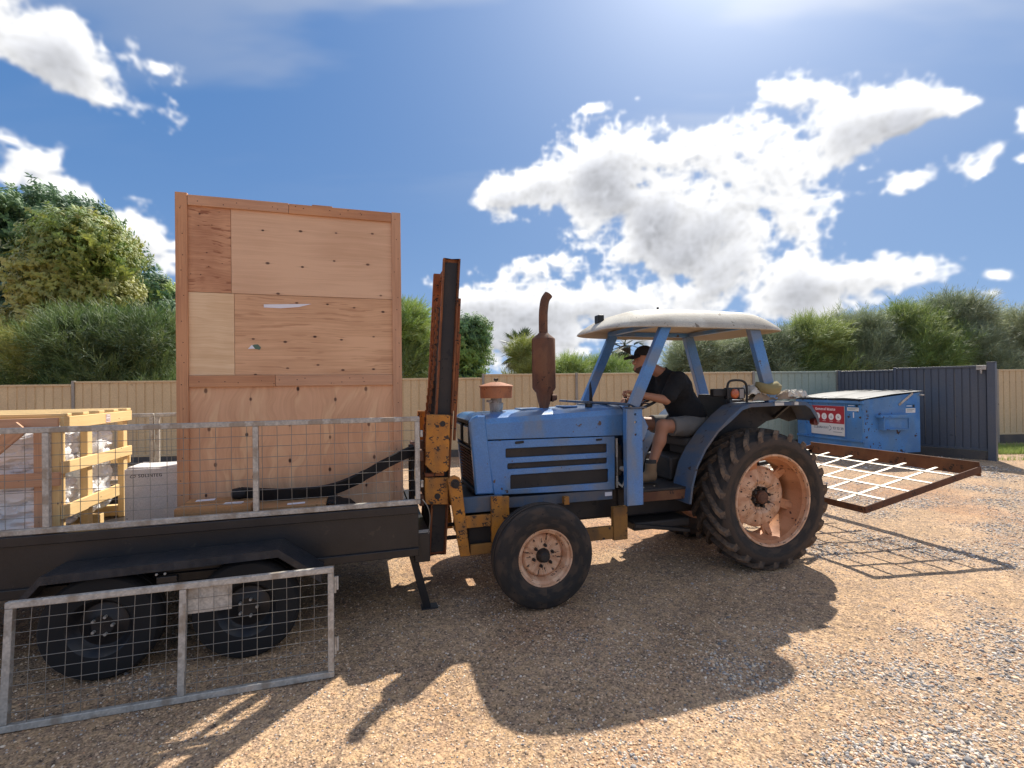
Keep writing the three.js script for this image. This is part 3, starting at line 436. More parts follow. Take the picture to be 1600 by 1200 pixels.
/* ------------------------------------------------------------------ the mesh-sided trailer (t along its length, w across) */
function meshWires(t0, t1, y0, y1, w, pt, py, r = 0.0024, seed = 1) {     // welded wire grid, a little bent
  const b = mb(), q = rng(seed), nt = Math.round((t1 - t0) / pt), ny = Math.round((y1 - y0) / py);
  for (let i = 1; i < nt; i++) { const t = t0 + (t1 - t0) * i / nt, k = (q() - 0.5) * 0.008; b.tube([[t, y0, w], [t + k, (y0 + y1) / 2, w + (q() - 0.5) * 0.008], [t, y1, w]], r, 5, 5); }
  for (let i = 1; i < ny; i++) { const y = y0 + (y1 - y0) * i / ny, k = (q() - 0.5) * 0.008; b.tube([[t0, y, w + 0.0045], [(t0 + t1) / 2, y + k, w + 0.0045 + (q() - 0.5) * 0.008], [t1, y, w + 0.0045]], r, 6, 5); }
  return b;
}
const wireMesh = (b, parent) => { const m = b.build('wire_mesh', M.wire, parent); m.userData.kind = 'stuff'; return m; };
function sideGate(root, w, t0, t1, mids, y0, y1, seed) {
  const g = new THREE.Group(); g.name = 'side_gate'; root.add(g);
  const s = 0.036;
  mb().box(t0, t1, y1 - s, y1, w - s / 2, w + s / 2, 0.005).build('top_rail', M.galv, g);
  mb().box(t0, t1, y0, y0 + s, w - s / 2, w + s / 2, 0.005).build('bottom_rail', M.galv, g);
  for (const m of [t0 + s / 2, ...mids, t1 - s / 2]) mb().box(m - s / 2, m + s / 2, y0 + s, y1 - s, w - s / 2 - 0.002, w + s / 2 - 0.002, 0.005).build('upright', M.galv, g);
  wireMesh(meshWires(t0 + s, t1 - s, y0 + s * 0.8, y1 - s * 0.8, w - 0.01, 0.096, 0.075, 0.0019, seed), g);
  return g;
}
{
  const T = yardThing('cargo_trailer', 'black tandem-axle cargo trailer with galvanised mesh sides, loaded with crates', 'trailer', [-2.45, 0, -1.1]);
  const x0 = -5.0, x1 = -0.93, wn = -0.2, wf = -2.0;
  mb().box(x0, x1, 0.66, 0.70, wf + 0.02, wn - 0.02, 0.003).build('deck', M.black, T);
  for (const w of [wn - 0.01, wf + 0.01]) {
    mb().box(x0, x1, 0.52, 0.855, w - 0.01, w + 0.01, 0.003).build('side_panel', M.black, T);
    mb().box(x0, x1, 0.80, 0.862, w - 0.012, w + 0.032, 0.006).build('coaming_rail', M.black, T);
    mb().box(x0, x1, 0.48, 0.54, w - 0.02, w + 0.03, 0.006).build('lower_rail', M.black, T);
  }
  mb().box(x1 - 0.02, x1 + 0.002, 0.52, 0.70, wf + 0.03, wn - 0.03, 0.003).build('tail_panel', M.black, T);
  mb().box(x0 - 0.002, x0 + 0.02, 0.52, 1.1, wf + 0.03, wn - 0.03, 0.003).build('front_panel', M.black, T);
  for (const w of [-0.55, -1.65]) mb().box(x0, x1 - 0.03, 0.50, 0.655, w - 0.03, w + 0.03, 0.005).build('chassis_rail', M.black, T);
  for (let t = -4.6; t < -1; t += 0.7) mb().box(t, t + 0.05, 0.56, 0.654, wf + 0.04, wn - 0.04, 0.004).build('cross_member', M.black, T);
  mb().box(-0.955, -0.835, 0.40, 0.625, wf + 0.02, wn - 0.06, 0.008).build('bumper_beam', M.black, T);
  mb().box(-0.953, -0.837, 0.6265, 0.632, wn - 0.13, wn - 0.062, 0.002).build('bumper_cap', M.galv, T);
  const lg = mb().bar([-0.965, 0.45, -0.37], [-0.85, 0.0, -0.37], 0.045, 0.06, 0.005).build('stabiliser_leg', M.black, T);
  mb().bar([-0.965, 0.45, -1.8], [-0.85, 0.0, -1.8], 0.045, 0.06, 0.005).build('stabiliser_leg', M.black, T);
  mb().box(-0.9, -0.77, -0.002, 0.012, -0.42, -0.32, 0.003).build('foot_plate', M.black, lg);
  // drawbar at the far end
  mb().bar([x0 + 0.2, 0.53, -0.55], [x0 - 1.2, 0.50, -1.1], 0.06, 0.1, 0.006).bar([x0 + 0.2, 0.53, -1.65], [x0 - 1.2, 0.50, -1.1], 0.06, 0.1, 0.006).build('drawbar', M.black, T);
  mb().bar([x0 - 0.9, 0.7, -1.0], [x0 - 0.9, 0.0, -1.0], 0.06, 0.06, 0.006).build('jockey_post', M.black, T);
  // wheels under a folded tread-plate guard
  const guard = [[-3.30, 0.475], [-3.13, 0.675], [-1.865, 0.70], [-1.60, 0.50]];
  const gm = paint({ base: 0x26272b, fade: 0x303136, dust: 0x5b5148, dustAmt: 0.3, chip: 0x3a3a3c, chipAmt: 0.35, rough: 0.4, seed: 61, tile: 0.4, bump: 0.003 });
  for (const [a, b] of [[wn + 0.002, 0.06], [wf - 0.26, wf - 0.002]]) {
    const outer = guard, inner = guard.map(([t, y], i) => [t + (i < 2 ? 0.012 : -0.012) * (i % 3 ? 0.6 : 1), y - 0.012]);
    mb().loft([[...outer, ...inner.slice().reverse()].map(([t, y]) => [t, y, b]), [...outer, ...inner.slice().reverse()].map(([t, y]) => [t, y, a])], 0.3, true).loft([outer.map(([t, y]) => [t, y, b]), outer.map(([t, y]) => [t, y - 0.05, b])], 0.3).loft([outer.map(([t, y]) => [t, y, b - 0.006]), outer.map(([t, y]) => [t, y - 0.05, b - 0.006])], 0.3).build('mudguard', gm, T);
  }
  const wheel = (t, w, flip) => {
    const g = subgroup('wheel', T, [t, 0.318, w]); if (flip) g.rotation.y = Math.PI;
    mb().lathe([[0.175, -0.08], [0.25, -0.095], [0.30, -0.085], [0.318, -0.06], [0.318, -0.02], [0.312, -0.018], [0.312, 0.018], [0.318, 0.02], [0.318, 0.06], [0.30, 0.085], [0.25, 0.095], [0.175, 0.08]], 'z', [0, 0, 0], 40).build('tyre', M.cleanRubber, g);
    mb().lathe([[0.001, 0.03], [0.06, 0.034], [0.075, 0.02], [0.13, 0.012], [0.15, 0.03], [0.165, 0.07], [0.182, 0.08], [0.182, -0.08], [0.165, -0.07], [0.15, -0.05]], 'z', [0, 0, 0], 32).build('rim', M.black, g);
    for (let i = 0; i < 5; i++) { const a = i * 1.2566; mb().cyl([Math.cos(a) * 0.055, Math.sin(a) * 0.055, 0.03], [Math.cos(a) * 0.055, Math.sin(a) * 0.055, 0.055], 0.01, 0.009, 6).build('wheel_nut', M.galv, g); }
  };
  for (const t of [-2.86, -2.06]) { wheel(t, -0.06, false); wheel(t, wf - 0.13, true); mb().cyl([t, 0.318, -0.14], [t, 0.318, wf + 0.0], 0.03, 0.03, 10).build('axle', M.black, T); }
  for (const w of [-0.55, -1.65]) mb().bar([-3.2, 0.46, w], [-2.46, 0.36, w], 0.05, 0.03, 0.004).bar([-2.46, 0.36, w], [-1.75, 0.46, w], 0.05, 0.03, 0.004).build('leaf_spring', M.black, T);
  sideGate(T, wn, -5.0, -0.915, [-2.04, -3.222, -4.2], 0.868, 1.53, 3);
  sideGate(T, wf, -3.265, -0.915, [-2.04], 0.868, 1.53, 5);
  sideGate(T, wf, -5.0, -3.275, [-4.15], 0.868, 1.53, 6);
  for (const y of [1.02, 1.40]) mb().box(-0.912, -0.893, y - 0.025, y + 0.025, wn - 0.014, wn + 0.022, 0.003).build('latch_lug', M.galv, T);
  mb().tube([[-0.9, 0.90, wn], [-0.86, 0.84, wn + 0.01], [-0.84, 0.74, wn - 0.02], [-0.85, 0.62, wn - 0.05]], 0.004, 14, 5).build('light_cable', M.wire, T);
  // small bolts on the guard bracket
  mb().box(-2.55, -2.44, 0.56, 0.60, 0.02, 0.055, 0.004).build('guard_bracket', M.black, T);
  for (const t of [-2.545, -2.50]) mb().cyl([t, 0.622, 0.061], [t, 0.622, 0.068], 0.007, 0.007, 8).build('bolt', M.galv, T);
}
/* the spare gate standing on the ground against the trailer */
{
  const g = yardThing('mesh_gate', 'loose galvanised mesh gate stood on the ground against the trailer wheels', 'gate', [-2.31, 0, 0.40]);
  const t0 = -3.125, t1 = -1.505, s = 0.036, w = 0.40, y0 = 0.002, y1 = 0.652;
  mb().box(t0, t1, y1 - s, y1, w - s / 2, w + s / 2, 0.005).build('top_rail', M.galv, g);
  mb().box(t0, t1, y0, y0 + s, w - s / 2, w + s / 2, 0.005).build('bottom_rail', M.galv, g);
  for (const m of [t0 + s / 2, -2.315, t1 - s / 2]) mb().box(m - s / 2, m + s / 2, y0 + s, y1 - s, w - s / 2 - 0.002, w + s / 2 - 0.002, 0.005).build('upright', M.galv, g);
  mb().box(-2.295, -2.07, y1 - s - 0.145, y1 - s - 0.001, w - 0.014, w - 0.010, 0.001).build('name_plate', M.galv, g);
  wireMesh(meshWires(t0 + s, t1 - s, y0 + s * 0.8, y1 - s * 0.8, w + 0.006, 0.079, 0.066, 0.0018, 9), g);
  for (const y of [0.18, 0.54]) mb().box(t1 + 0.001, t1 + 0.014, y - 0.05, y + 0.05, w - 0.006, w + 0.006, 0.003).cyl([t1 + 0.02, y - 0.03, w], [t1 + 0.02, y + 0.05, w], 0.007, 0.007, 8).build('hinge_pin', M.galv, g);
  g.rotateX(-0.09);
}

/* ------------------------------------------------------------------ load on the trailer */
const DECK = 0.7005;
{ // tall plywood packing crate
  const c = yardThing('plywood_crate', 'tall plywood packing crate with timber battens standing on the trailer', 'crate', [-1.825, DECK, -0.825]);
  const a = -2.636, b = -1.013, f = -0.60, k = -1.05, top = 3.213;
  const panel = (x0, x1, y0, y1, m, d = 0, grain = 0) => mb().box(x0, x1, y0, y1, f - 0.012 + d, f + d, 0.0015, grain).build('panel', m, c);
  panel(-2.565, -2.275, 2.483, 3.133, M.plyDark, 0.001); panel(-2.273, -1.074, 2.483, 3.133, M.plyTop);
  panel(-2.565, -2.256, 1.859, 2.480, M.plyLight, 0.002); panel(-2.254, -1.074, 1.859, 2.480, M.plyMid);
  panel(-2.565, -1.074, 0.79, 1.857, M.plyLow, -0.002, 1);
  const bat = (n, x0, x1, y0, y1, m, g, d = 0.022) => mb().box(x0, x1, y0, y1, f - 0.02, f + d, 0.003, g).build(n, m, c);
  bat('corner_post', a, -2.558, 0.79, top, M.batten, 1); bat('corner_post', -1.086, b, 0.79, top - 0.012, M.battenB, 1);
  bat('top_batten', -2.556, -1.867, 3.123, 3.201, M.battenB, 0, 0.019); bat('top_batten', -1.865, -1.088, 3.121, 3.198, M.batten, 0, 0.018);
  bat('cross_batten', -2.556, -1.973, 1.771, 1.858, M.batten, 0, 0.019); bat('cross_batten', -1.971, -1.088, 1.774, 1.858, M.battenB, 0, 0.018);
  mb().box(-1.697, -1.546, 3.199, 3.209, f - 0.3, f + 0.01, 0.002).build('strap_end', M.batten, c);
  for (const [x0, x1] of [[a, a + 0.014], [b - 0.014, b]]) mb().box(x0 + 0.003, x1 - 0.003, 0.79, top - 0.02, k, f - 0.022, 0.002, 1).build('side_panel', M.plyLow, c);
  mb().box(a, b, 0.79, top - 0.02, k - 0.014, k - 0.001, 0.002).build('back_panel', M.plyLow, c);
  mb().box(a + 0.02, b - 0.02, top - 0.034, top - 0.02, k + 0.001, f - 0.022, 0.002).build('lid', M.plyTop, c);
  for (const w of [f - 0.06, -0.825, k + 0.06]) mb().box(a, b, DECK + 0.001, 0.789, w - 0.04, w + 0.04, 0.004).build('skid', M.batten, c);
  mb().plate([[-2.051, 2.406], [-1.707, 2.422], [-1.801, 2.394], [-1.933, 2.380], [-2.051, 2.382]], 0.002, mv(0, 0, f + 0.001), [], 0).build('document_pouch', M.paper, c);
  mb().plate([[-2.155, 2.066], [-2.122, 2.094], [-2.094, 2.097], [-2.073, 2.071], [-2.084, 2.054], [-2.117, 2.061]], 0.002, mv(0, 0, f + 0.001), [], 0).build('torn_tape', plain(0x56705f, 0.6), c);
  mb().plate([[-2.164, 2.060], [-2.136, 2.092], [-2.115, 2.063]], 0.002, mv(0, 0, f + 0.0035), [], 0).build('torn_paper', M.paper, c);
  const q = rng(4), nails = mb(); for (const [x, n] of [[-2.598, 14], [-1.050, 16]]) for (let i = 0; i < n; i++) { const yy = 0.9 + 2.316 * (i + q() * 0.5) / n; const xx = x + (q() - 0.5) * 0.035; nails.cyl([xx, yy, f + 0.0205], [xx, yy, f + 0.0232], 0.0038, 0.0038, 6); }
  for (let i = 0; i < 18; i++) { const x = -2.528 + 1.5 * (i + q() * 0.6) / 18; const y1 = 3.142 + 0.04 * q(), y2 = 1.788 + 0.05 * q(); if (q() < 0.75) nails.cyl([x, y1, f + 0.0165], [x, y1, f + 0.0202], 0.0038, 0.0038, 6).cyl([x, y2, f + 0.0165], [x, y2, f + 0.0202], 0.0038, 0.0038, 6); }
  const nm = nails.build('nail_heads', plain(0x2e2622, 0.7, 0.2), c); nm.userData.kind = 'stuff';
}
{ // open slatted timber crate at the left
  const c = yardThing('slatted_crate', 'open slatted pine crate with a diagonal brace on the trailer', 'crate', [-4.05, DECK, -0.88]);
  const t0 = -4.9, t1 = -3.245, n = -0.42, f = -1.36, S = (nm, x0, x1, y0, y1, z0, z1, m = M.pine, g = 0) => mb().box(x0, x1, y0, y1, z0, z1, 0.004, g).build(nm, m, c);
  // end face towards the tractor
  for (const z of [n - 0.035, -0.80, f]) S('upright', t1 - 0.045, t1 - 0.001, DECK + 0.001, 1.495, z, z + 0.07, M.pine, 1);
  S('end_board', t1, t1 + 0.022, 1.50, 1.582, f - 0.03, n + 0.03, M.pine, 2); S('end_board', t1, t1 + 0.022, 1.205, 1.285, f - 0.03, n + 0.03, M.pine, 2); S('end_board', t1, t1 + 0.022, 0.905, 0.995, f + 0.2, n + 0.03, M.pine, 2);
  // near side
  for (const x of [t1 - 0.13, -4.0, t0]) S('upright', x, x + 0.085, DECK + 0.001, 1.495, n + 0.0355, n + 0.056, M.battenB, 1);
  S('side_board', t0, t1, 1.50, 1.578, n + 0.031, n + 0.055, M.battenB); S('side_board', t0, t1 + 0.02, 1.135, 1.225, n + 0.057, n + 0.079, M.battenB); S('side_board', t0, t1, 0.79, 0.87, n + 0.057, n + 0.079, M.battenB);
  mb().bar([-3.95, 1.0, n + 0.093], [-3.41, 1.53, n + 0.093], 0.02, 0.085, 0.003).build('diagonal_brace', M.battenB, c);
  S('side_board', t0, t1, 1.50, 1.578, f - 0.06, f - 0.035); S('side_board', t0, t1, 1.135, 1.225, f - 0.06, f - 0.035);
  for (let i = 0; i < 5; i++) { const z = mixf(f, n - 0.05, i / 4); S('top_slat', t0, t1 + 0.015, 1.5835, 1.604, z - 0.03, z + 0.05); }
  for (let i = 0; i < 4; i++) S('base_slat', t0, t1 - 0.05, DECK + 0.001, DECK + 0.09, mixf(f, n, i / 3) - 0.03, mixf(f, n, i / 3) + 0.03);
  const lab = sheet(0.07, 0.07, (g, w, h) => { g.fillStyle = '#d9d2cc'; g.fillRect(0, 0, w, h); g.strokeStyle = '#b4483f'; g.lineWidth = 10; g.strokeRect(8, 8, w - 16, h - 16); g.fillStyle = '#7b2d33'; g.font = 'bold 96px sans-serif'; g.fillText('Y', 22, 110); g.font = 'bold 60px sans-serif'; g.fillText('PAN', 90, 100); g.fillRect(30, 150, 190, 20); g.fillRect(30, 190, 190, 20); }, 256);
  const lm = mesh('stamp_label', new THREE.PlaneGeometry(0.07, 0.065), lab, c); const o = offsetOf(c); lm.position.set(t1 + 0.0235 - o[0], 1.541 - o[1], -0.98 - o[2]); lm.rotation.y = Math.PI / 2;
}
function crumple(name, label, x0, x1, y0, y1, z0, z1, mat, amp, seed, cat, group) {      // goods shrink-wrapped in film: creased, rounded block
  const sx = x1 - x0, sy = y1 - y0, sz = z1 - z0, g0 = new RoundedBoxGeometry(sx, sy, sz, 6, Math.min(sx, sy, sz) * 0.18), g = new THREE.BoxGeometry(sx, sy, sz, 26, 26, 26), p = g.attributes.position, R = Math.min(sx, sy, sz) * 0.2, v = new THREE.Vector3(), c = new THREE.Vector3();
  for (let i = 0; i < p.count; i++) {
    v.fromBufferAttribute(p, i); c.set(clamp(v.x, -sx / 2 + R, sx / 2 - R), clamp(v.y, -sy / 2 + R, sy / 2 - R), clamp(v.z, -sz / 2 + R, sz / 2 - R)); const d = v.clone().sub(c); if (d.lengthSq() > 0) d.normalize();
    const f = (Math.abs(2 * fb3(v.x * 5 + seed, v.y * 11, v.z * 5, 3) - 1) - 0.25) * amp + (Math.abs(2 * n3(v.x * 16 + seed, v.y * 22, v.z * 16) - 1) - 0.5) * amp * 0.35; c.addScaledVector(d, R * 0.98 + Math.min(f, 0.0)); p.setXYZ(i, c.x, c.y, c.z);
  }
  const ng = toCreasedNormals(g.toNonIndexed(), 0.5), o = yardThing(name, label, cat, [(x0 + x1) / 2, y0, (z0 + z1) / 2], group); ng.translate(0, sy / 2, 0); mesh('film_wrap', uvBox(ng), mat, o); return o;
}
{
  const g = 'film-wrapped goods in the slatted crate';
  crumple('wrapped_bundle', 'white film-wrapped bundle in the slatted crate, upper bundle behind the near uprights', -3.84, -3.30, 1.16, 1.49, -0.80, -0.46, M.wrap, 0.10, 3, 'bundle', g);
  crumple('wrapped_bundle', 'white film-wrapped bundle in the slatted crate, lower bundle on the base slats', -3.84, -3.30, 0.792, 1.15, -0.80, -0.46, M.wrap, 0.10, 8, 'bundle', g);
  crumple('wrapped_bundle', 'tall white film-wrapped bundle at the far corner of the slatted crate', -3.84, -3.30, 0.792, 1.48, -1.32, -0.83, M.wrap, 0.10, 14, 'bundle', g);
  crumple('wrapped_bundle', 'long grey film-wrapped bundle behind the diagonal brace', -4.84, -3.88, 0.792, 1.47, -1.32, -0.46, M.wrapGrey, 0.07, 21, 'bundle', g);
}
{ // white carton with printing
  const c = yardThing('white_carton', 'white carton with black lettering beside the plywood crate', 'carton', [-2.88, DECK, -1.0]), t0 = -3.07, t1 = -2.70, y1 = 1.15, f = -0.85, k = -1.16;
  mb().box(t0, t1, DECK + 0.001, y1, k, f, 0.006).build('body', M.boxWhite, c);
  mb().plate([[t0 + 0.01, 0], [t1 - 0.01, 0], [t1 - 0.02, 0.012], [-2.87, 0.006], [t0 + 0.02, 0.014]], 0.28, mv(0, y1 + 0.001, k + 0.015), [], 0.001).build('top_flap', M.boxWhite, c);
  const m = sheet(0.24, 0.05, (g, w, h) => { g.fillStyle = '#d2ccc7'; g.fillRect(0, 0, w, h); g.strokeStyle = '#2b2a2e'; g.lineWidth = 9; g.beginPath(); g.ellipse(60, h * 0.55, 42, 22, -0.3, 0.7, 5.6); g.stroke(); g.beginPath(); g.ellipse(75, h * 0.55, 22, 10, -0.3, 3.4, 6.6); g.stroke(); g.fillStyle = '#2b2a2e'; g.font = 'bold 68px sans-serif'; g.fillText('SOLINTEG', 124, h * 0.78); });
  const o = offsetOf(c), l = mesh('printed_name', new THREE.PlaneGeometry(0.25, 0.052), m, c); l.position.set(-2.915 - o[0], 1.10 - o[1], f + 0.0015 - o[2]);
}
{ // flat cartons in front of the plywood crate
  const label = (c, x, y, z, w, d, a) => { const m = mb().box(-w / 2, w / 2, 0, 0.002, -d / 2, d / 2, 0).geo(); const q = mesh('paper_label', m, M.paper, c), o = offsetOf(c); q.position.set(x - o[0], y - o[1], z - o[2]); q.rotation.y = a; };
  const A = yardThing('flat_carton', 'flat brown carton with two paper labels beside the white carton', 'carton', [-2.35, DECK, -0.55]);
  mb().box(-2.555, -2.085, DECK + 0.001, 0.945, -0.575, -0.26, 0.006).build('body', M.card, A); mb().box(-2.55, -2.09, 0.9455, 0.947, -0.44, -0.395, 0).build('packing_tape', plain(0x9a7650, 0.35, 0, 0), A);
  label(A, -2.43, 0.946, -0.50, 0.12, 0.06, 0.1); label(A, -2.21, 0.946, -0.33, 0.12, 0.06, -0.05);
  const B = yardThing('flat_carton', 'long flat brown carton with red print beside the black strap', 'carton', [-1.85, DECK, -0.5]);
  mb().box(-2.075, -1.59, DECK + 0.001, 0.91, -0.57, -0.26, 0.006).build('body', M.card, B); label(B, -1.80, 0.911, -0.33, 0.12, 0.05, 0.08);
  const m = sheet(0.1, 0.03, (g, w, h) => { g.fillStyle = '#b1865c'; g.fillRect(0, 0, w, h); g.fillStyle = '#a8502f'; g.font = 'bold 110px sans-serif'; g.fillText('CE', 60, 120); g.fillRect(280, 30, 150, 26); g.fillRect(280, 80, 190, 26); }), o = offsetOf(B), l = mesh('printed_mark', new THREE.PlaneGeometry(0.09, 0.027), m, B); l.position.set(-1.90 - o[0], 0.885 - o[1], -0.2585 - o[2]);
}
{ // black sling lying over the cartons and running up to the carriage
  const s = yardThing('lifting_strap', 'wide black lifting strap draped from the mast over the flat cartons', 'strap', [-1.5, 0.911, -0.47]);
  const path = new THREE.CatmullRomCurve3([[-2.19, 0.985, -0.47], [-2.03, 0.965, -0.47], [-1.79, 0.955, -0.46], [-1.57, 0.97, -0.46], [-1.38, 1.035, -0.46], [-1.19, 1.13, -0.47], [-1.01, 1.21, -0.49], [-0.93, 1.23, -0.54]].map(V3)), secs = [];
  for (let i = 0; i <= 40; i++) { const p = path.getPoint(i / 40), n = fb3(p.x * 7, 3, 1, 3) - 0.5, hw = 0.05 + 0.03 * n, th = 0.012, tw = 0.5 + n * 1.2; secs.push([[-hw, -th], [-hw, th], [0, th * 1.6], [hw, th], [hw, -th], [0, -th]].map(([a, b]) => [p.x, p.y + a * Math.cos(tw) + b * Math.sin(tw), p.z + a * Math.sin(tw) - b * Math.cos(tw)])); }
  mb().loft(secs, 0.9, true, true, true).build('webbing', M.strap, s);
  mb().lathe([[0.001, 0], [0.035, 0.01], [0.045, 0.06], [0.03, 0.10], [0.001, 0.11]], 'x', [-2.26, 0.985, -0.47], 12).build('end_knot', M.strap, s);
  const r = yardThing('rubber_mat', 'folded black rubber mat lying beside the long flat carton', 'mat', [-1.35, DECK, -0.42]), ss = [];
  for (let i = 0; i <= 16; i++) { const t = -1.585 + 0.42 * i / 16, y = DECK + 0.20 - 0.18 * sstep(0, 1, i / 16) + 0.01 * Math.sin(i * 1.3); ss.push([[t, y, -0.27], [t, y + 0.012, -0.27], [t, y + 0.02, -0.42], [t, y + 0.012, -0.57], [t, y, -0.57]]); }
  mb().loft(ss, 0.9, true, true, true).build('sheet', M.strap, r);
}
/* ------------------------------------------------------------------ the tractor */
const WC = -0.82;                                         // its centre line
const TR = yardThing('tractor', 'old blue tractor with off-white canopy and a yellow forklift mast at its front', 'tractor', [1.2, 0, WC]);
{
  const hn = -0.49, hf = 2 * WC - hn;
  // bonnet: rounded shoulders, rising a little to the rear
  const sec = (t, yt, yb, hw = 0.33) => [[t, yb, WC + hw], [t, yt - 0.075, WC + hw], [t, yt - 0.03, WC + hw - 0.025], [t, yt - 0.006, WC + hw - 0.07], [t, yt + 0.008, WC + 0.14], [t, yt + 0.012, WC], [t, yt + 0.008, WC - 0.14], [t, yt - 0.006, WC - hw + 0.07], [t, yt - 0.03, WC - hw + 0.025], [t, yt - 0.075, WC - hw], [t, yb, WC - hw]];
  mb().loft([sec(-0.328, 1.505, 1.300), sec(0.1, 1.522, 1.296), sec(0.5, 1.538, 1.292), sec(0.99, 1.556, 1.287)], 0.5, false, true, true).build('bonnet', M.blue, TR);
  mb().box(0.06, 0.28, 1.528, 1.545, WC - 0.1, WC + 0.1, 0.006).box(0.46, 0.60, 1.548, 1.562, WC - 0.05, WC + 0.16, 0.005).build('bonnet_cover', M.blue, TR);
  mb().cyl([0.70, 1.55, -0.63], [0.70, 1.585, -0.63], 0.035, 0.035, 14).build('fuel_cap', M.blackPlastic, TR);
  // nose cowl with raked front
  const nose = (dt, y0, y1, hw) => null;
  const ring = (t, y, hw) => [[t, y, WC + hw], [t, y, WC - hw]];
  const prof = [[0.84, -0.42], [1.05, -0.437], [1.24, -0.452], [1.40, -0.468], [1.455, -0.47], [1.49, -0.44], [1.508, -0.40]];   // front edge seen from the side
  for (const s of [1, -1]) {
    const out = [...prof.map(([y, t]) => [t, y]), [-0.333, 1.506], [-0.262, 0.835]].map(([t, y]) => [t, y]);
    mb().plate(out, 0.04, mv(0, 0, s > 0 ? hn - 0.04 : hf), [], 0.012).build('nose_side', M.blue, TR);
  }
  mb().loft([[-0.46, 1.462], [-0.436, 1.494], [-0.398, 1.512], [-0.332, 1.516]].map(([t, y]) => [[t, y - 0.01, hn - 0.035], [t, y, hn - 0.08], [t, y + 0.004, WC], [t, y, hf + 0.08], [t, y - 0.01, hf + 0.035]]), 0.7).build('nose_top', M.blue, TR);
  const fr = (y) => -0.415 - (y - 0.84) * 0.078;          // rake of the front
  mb().loft([[[fr(0.84) + 0.03, 0.845, hn - 0.04], [fr(0.84) + 0.03, 0.845, hf + 0.04]], [[fr(1.47) + 0.03, 1.46, hn - 0.04], [fr(1.47) + 0.03, 1.46, hf + 0.04]]], 0.3).build('grille_backing', M.grease, TR);
  mb().bar([fr(1.22), 1.22, hn - 0.04], [fr(1.22), 1.22, hf + 0.04], 0.03, 0.018, 0.004).bar([fr(0.86), 0.86, hn - 0.04], [fr(0.86), 0.86, hf + 0.04], 0.03, 0.03, 0.004).bar([fr(1.45), 1.45, hn - 0.04], [fr(1.45), 1.45, hf + 0.04], 0.03, 0.03, 0.004).build('grille_frame', M.blackPlastic, TR);
  for (let i = 0; i < 11; i++) { const y = 0.90 + i * 0.028; mb().bar([fr(y) + 0.012, y, hn - 0.045], [fr(y) + 0.012, y, hf + 0.045], 0.02, 0.008, 0).build('grille_slat', M.rust, TR); }
  for (const w of [hn - 0.16, hf + 0.16]) { mb().box(fr(1.33) - 0.012, fr(1.33) + 0.02, 1.255, 1.42, w - 0.11, w + 0.11, 0.012).build('headlight', M.blackPlastic, TR); mb().box(fr(1.33) - 0.018, fr(1.33) - 0.013, 1.27, 1.405, w - 0.095, w + 0.095, 0.002).build('headlight_glass', new THREE.MeshPhysicalMaterial({ color: 0x9aa2a4, roughness: 0.12, clearcoat: 1, metalness: 0.3 }), TR); }
  // side panels with three long louvre slots
  const slots = [rect(-0.155, 0.812, 1.135, 1.215, 0.008), rect(-0.14, 0.812, 1.035, 1.087, 0.008), rect(-0.115, 0.822, 0.862, 0.985, 0.008)];
  for (const s of [1, -1]) {
    const z = s > 0 ? hn - 0.014 : hf;
    mb().plate([[-0.322, 1.288], [-0.258, 0.825], [0.885, 0.792], [0.892, 1.279]], 0.014, mv(0, 0, z), slots, 0.004).build('side_panel', M.blue, TR);
    mb().box(-0.16, 0.83, 0.855, 1.222, s > 0 ? hn - 0.024 : hf + 0.018, s > 0 ? hn - 0.018 : hf + 0.024, 0).build('louvre_screen', M.grease, TR);
    mb().bar([-0.07, 1.262, z + 0.018 * s], [0.01, 1.268, z + 0.018 * s], 0.018, 0.022, 0.006).build('panel_latch', M.grease, TR);
    mb().bar([0.70, 1.255, z + 0.018 * s], [0.76, 1.258, z + 0.018 * s], 0.018, 0.018, 0.006).build('panel_latch', M.grease, TR);
    mb().box(-0.43, 0.87, 0.70, 0.79, s > 0 ? hn - 0.05 : hf + 0.01, s > 0 ? hn - 0.01 : hf + 0.05, 0.006).build('frame_rail', M.blueDull, TR);
  }
  mb().box(0.79, 0.86, 0.735, 0.77, hn - 0.0095, hn - 0.0065, 0.001).build('data_plate', M.paper, TR);
  mb().box(-0.28, 0.98, 0.5, 1.24, WC - 0.22, WC + 0.22, 0.03).cyl([0.9, 1.0, WC + 0.22], [0.9, 1.0, WC + 0.32], 0.09, 0.09, 16).box(0.89, 0.99, 0.9, 1.2, WC + 0.2, WC + 0.30, 0.02).box(0.1, 0.5, 0.42, 0.5, WC - 0.15, WC + 0.15, 0.02).build('engine', M.grease, TR);
  mb().box(0.91, 0.93, 0.80, 1.26, hn - 0.03, hn - 0.01, 0.004).cyl([0.96, 0.98, WC + 0.3], [0.96, 0.98, WC + 0.36], 0.022, 0.022, 10).tube([[0.92, 0.86, WC + 0.3], [0.96, 0.82, WC + 0.33], [1.0, 0.88, WC + 0.32], [0.98, 1.0, WC + 0.31]], 0.012, 14, 6).build('fuel_filter', M.galv, TR);
  // cowl behind the bonnet
  mb().loft([[0.99, 1.558], [1.06, 1.56]].map(([t, y]) => sec(t, y, 0.80, 0.345)), 0.5, false, false, true).build('cowl', M.blue, TR);
  mb().plate([[1.052, 1.49], [1.10, 1.46], [1.145, 1.37], [1.10, 1.26], [1.052, 1.23]], 0.03, mv(0, 0, -0.36), [], 0.004).build('cowl_wing', M.blue, TR);
  mb().box(1.062, 1.11, 1.25, 1.56, WC - 0.24, WC + 0.24, 0.01).build('dashboard', M.blackPlastic, TR);
}
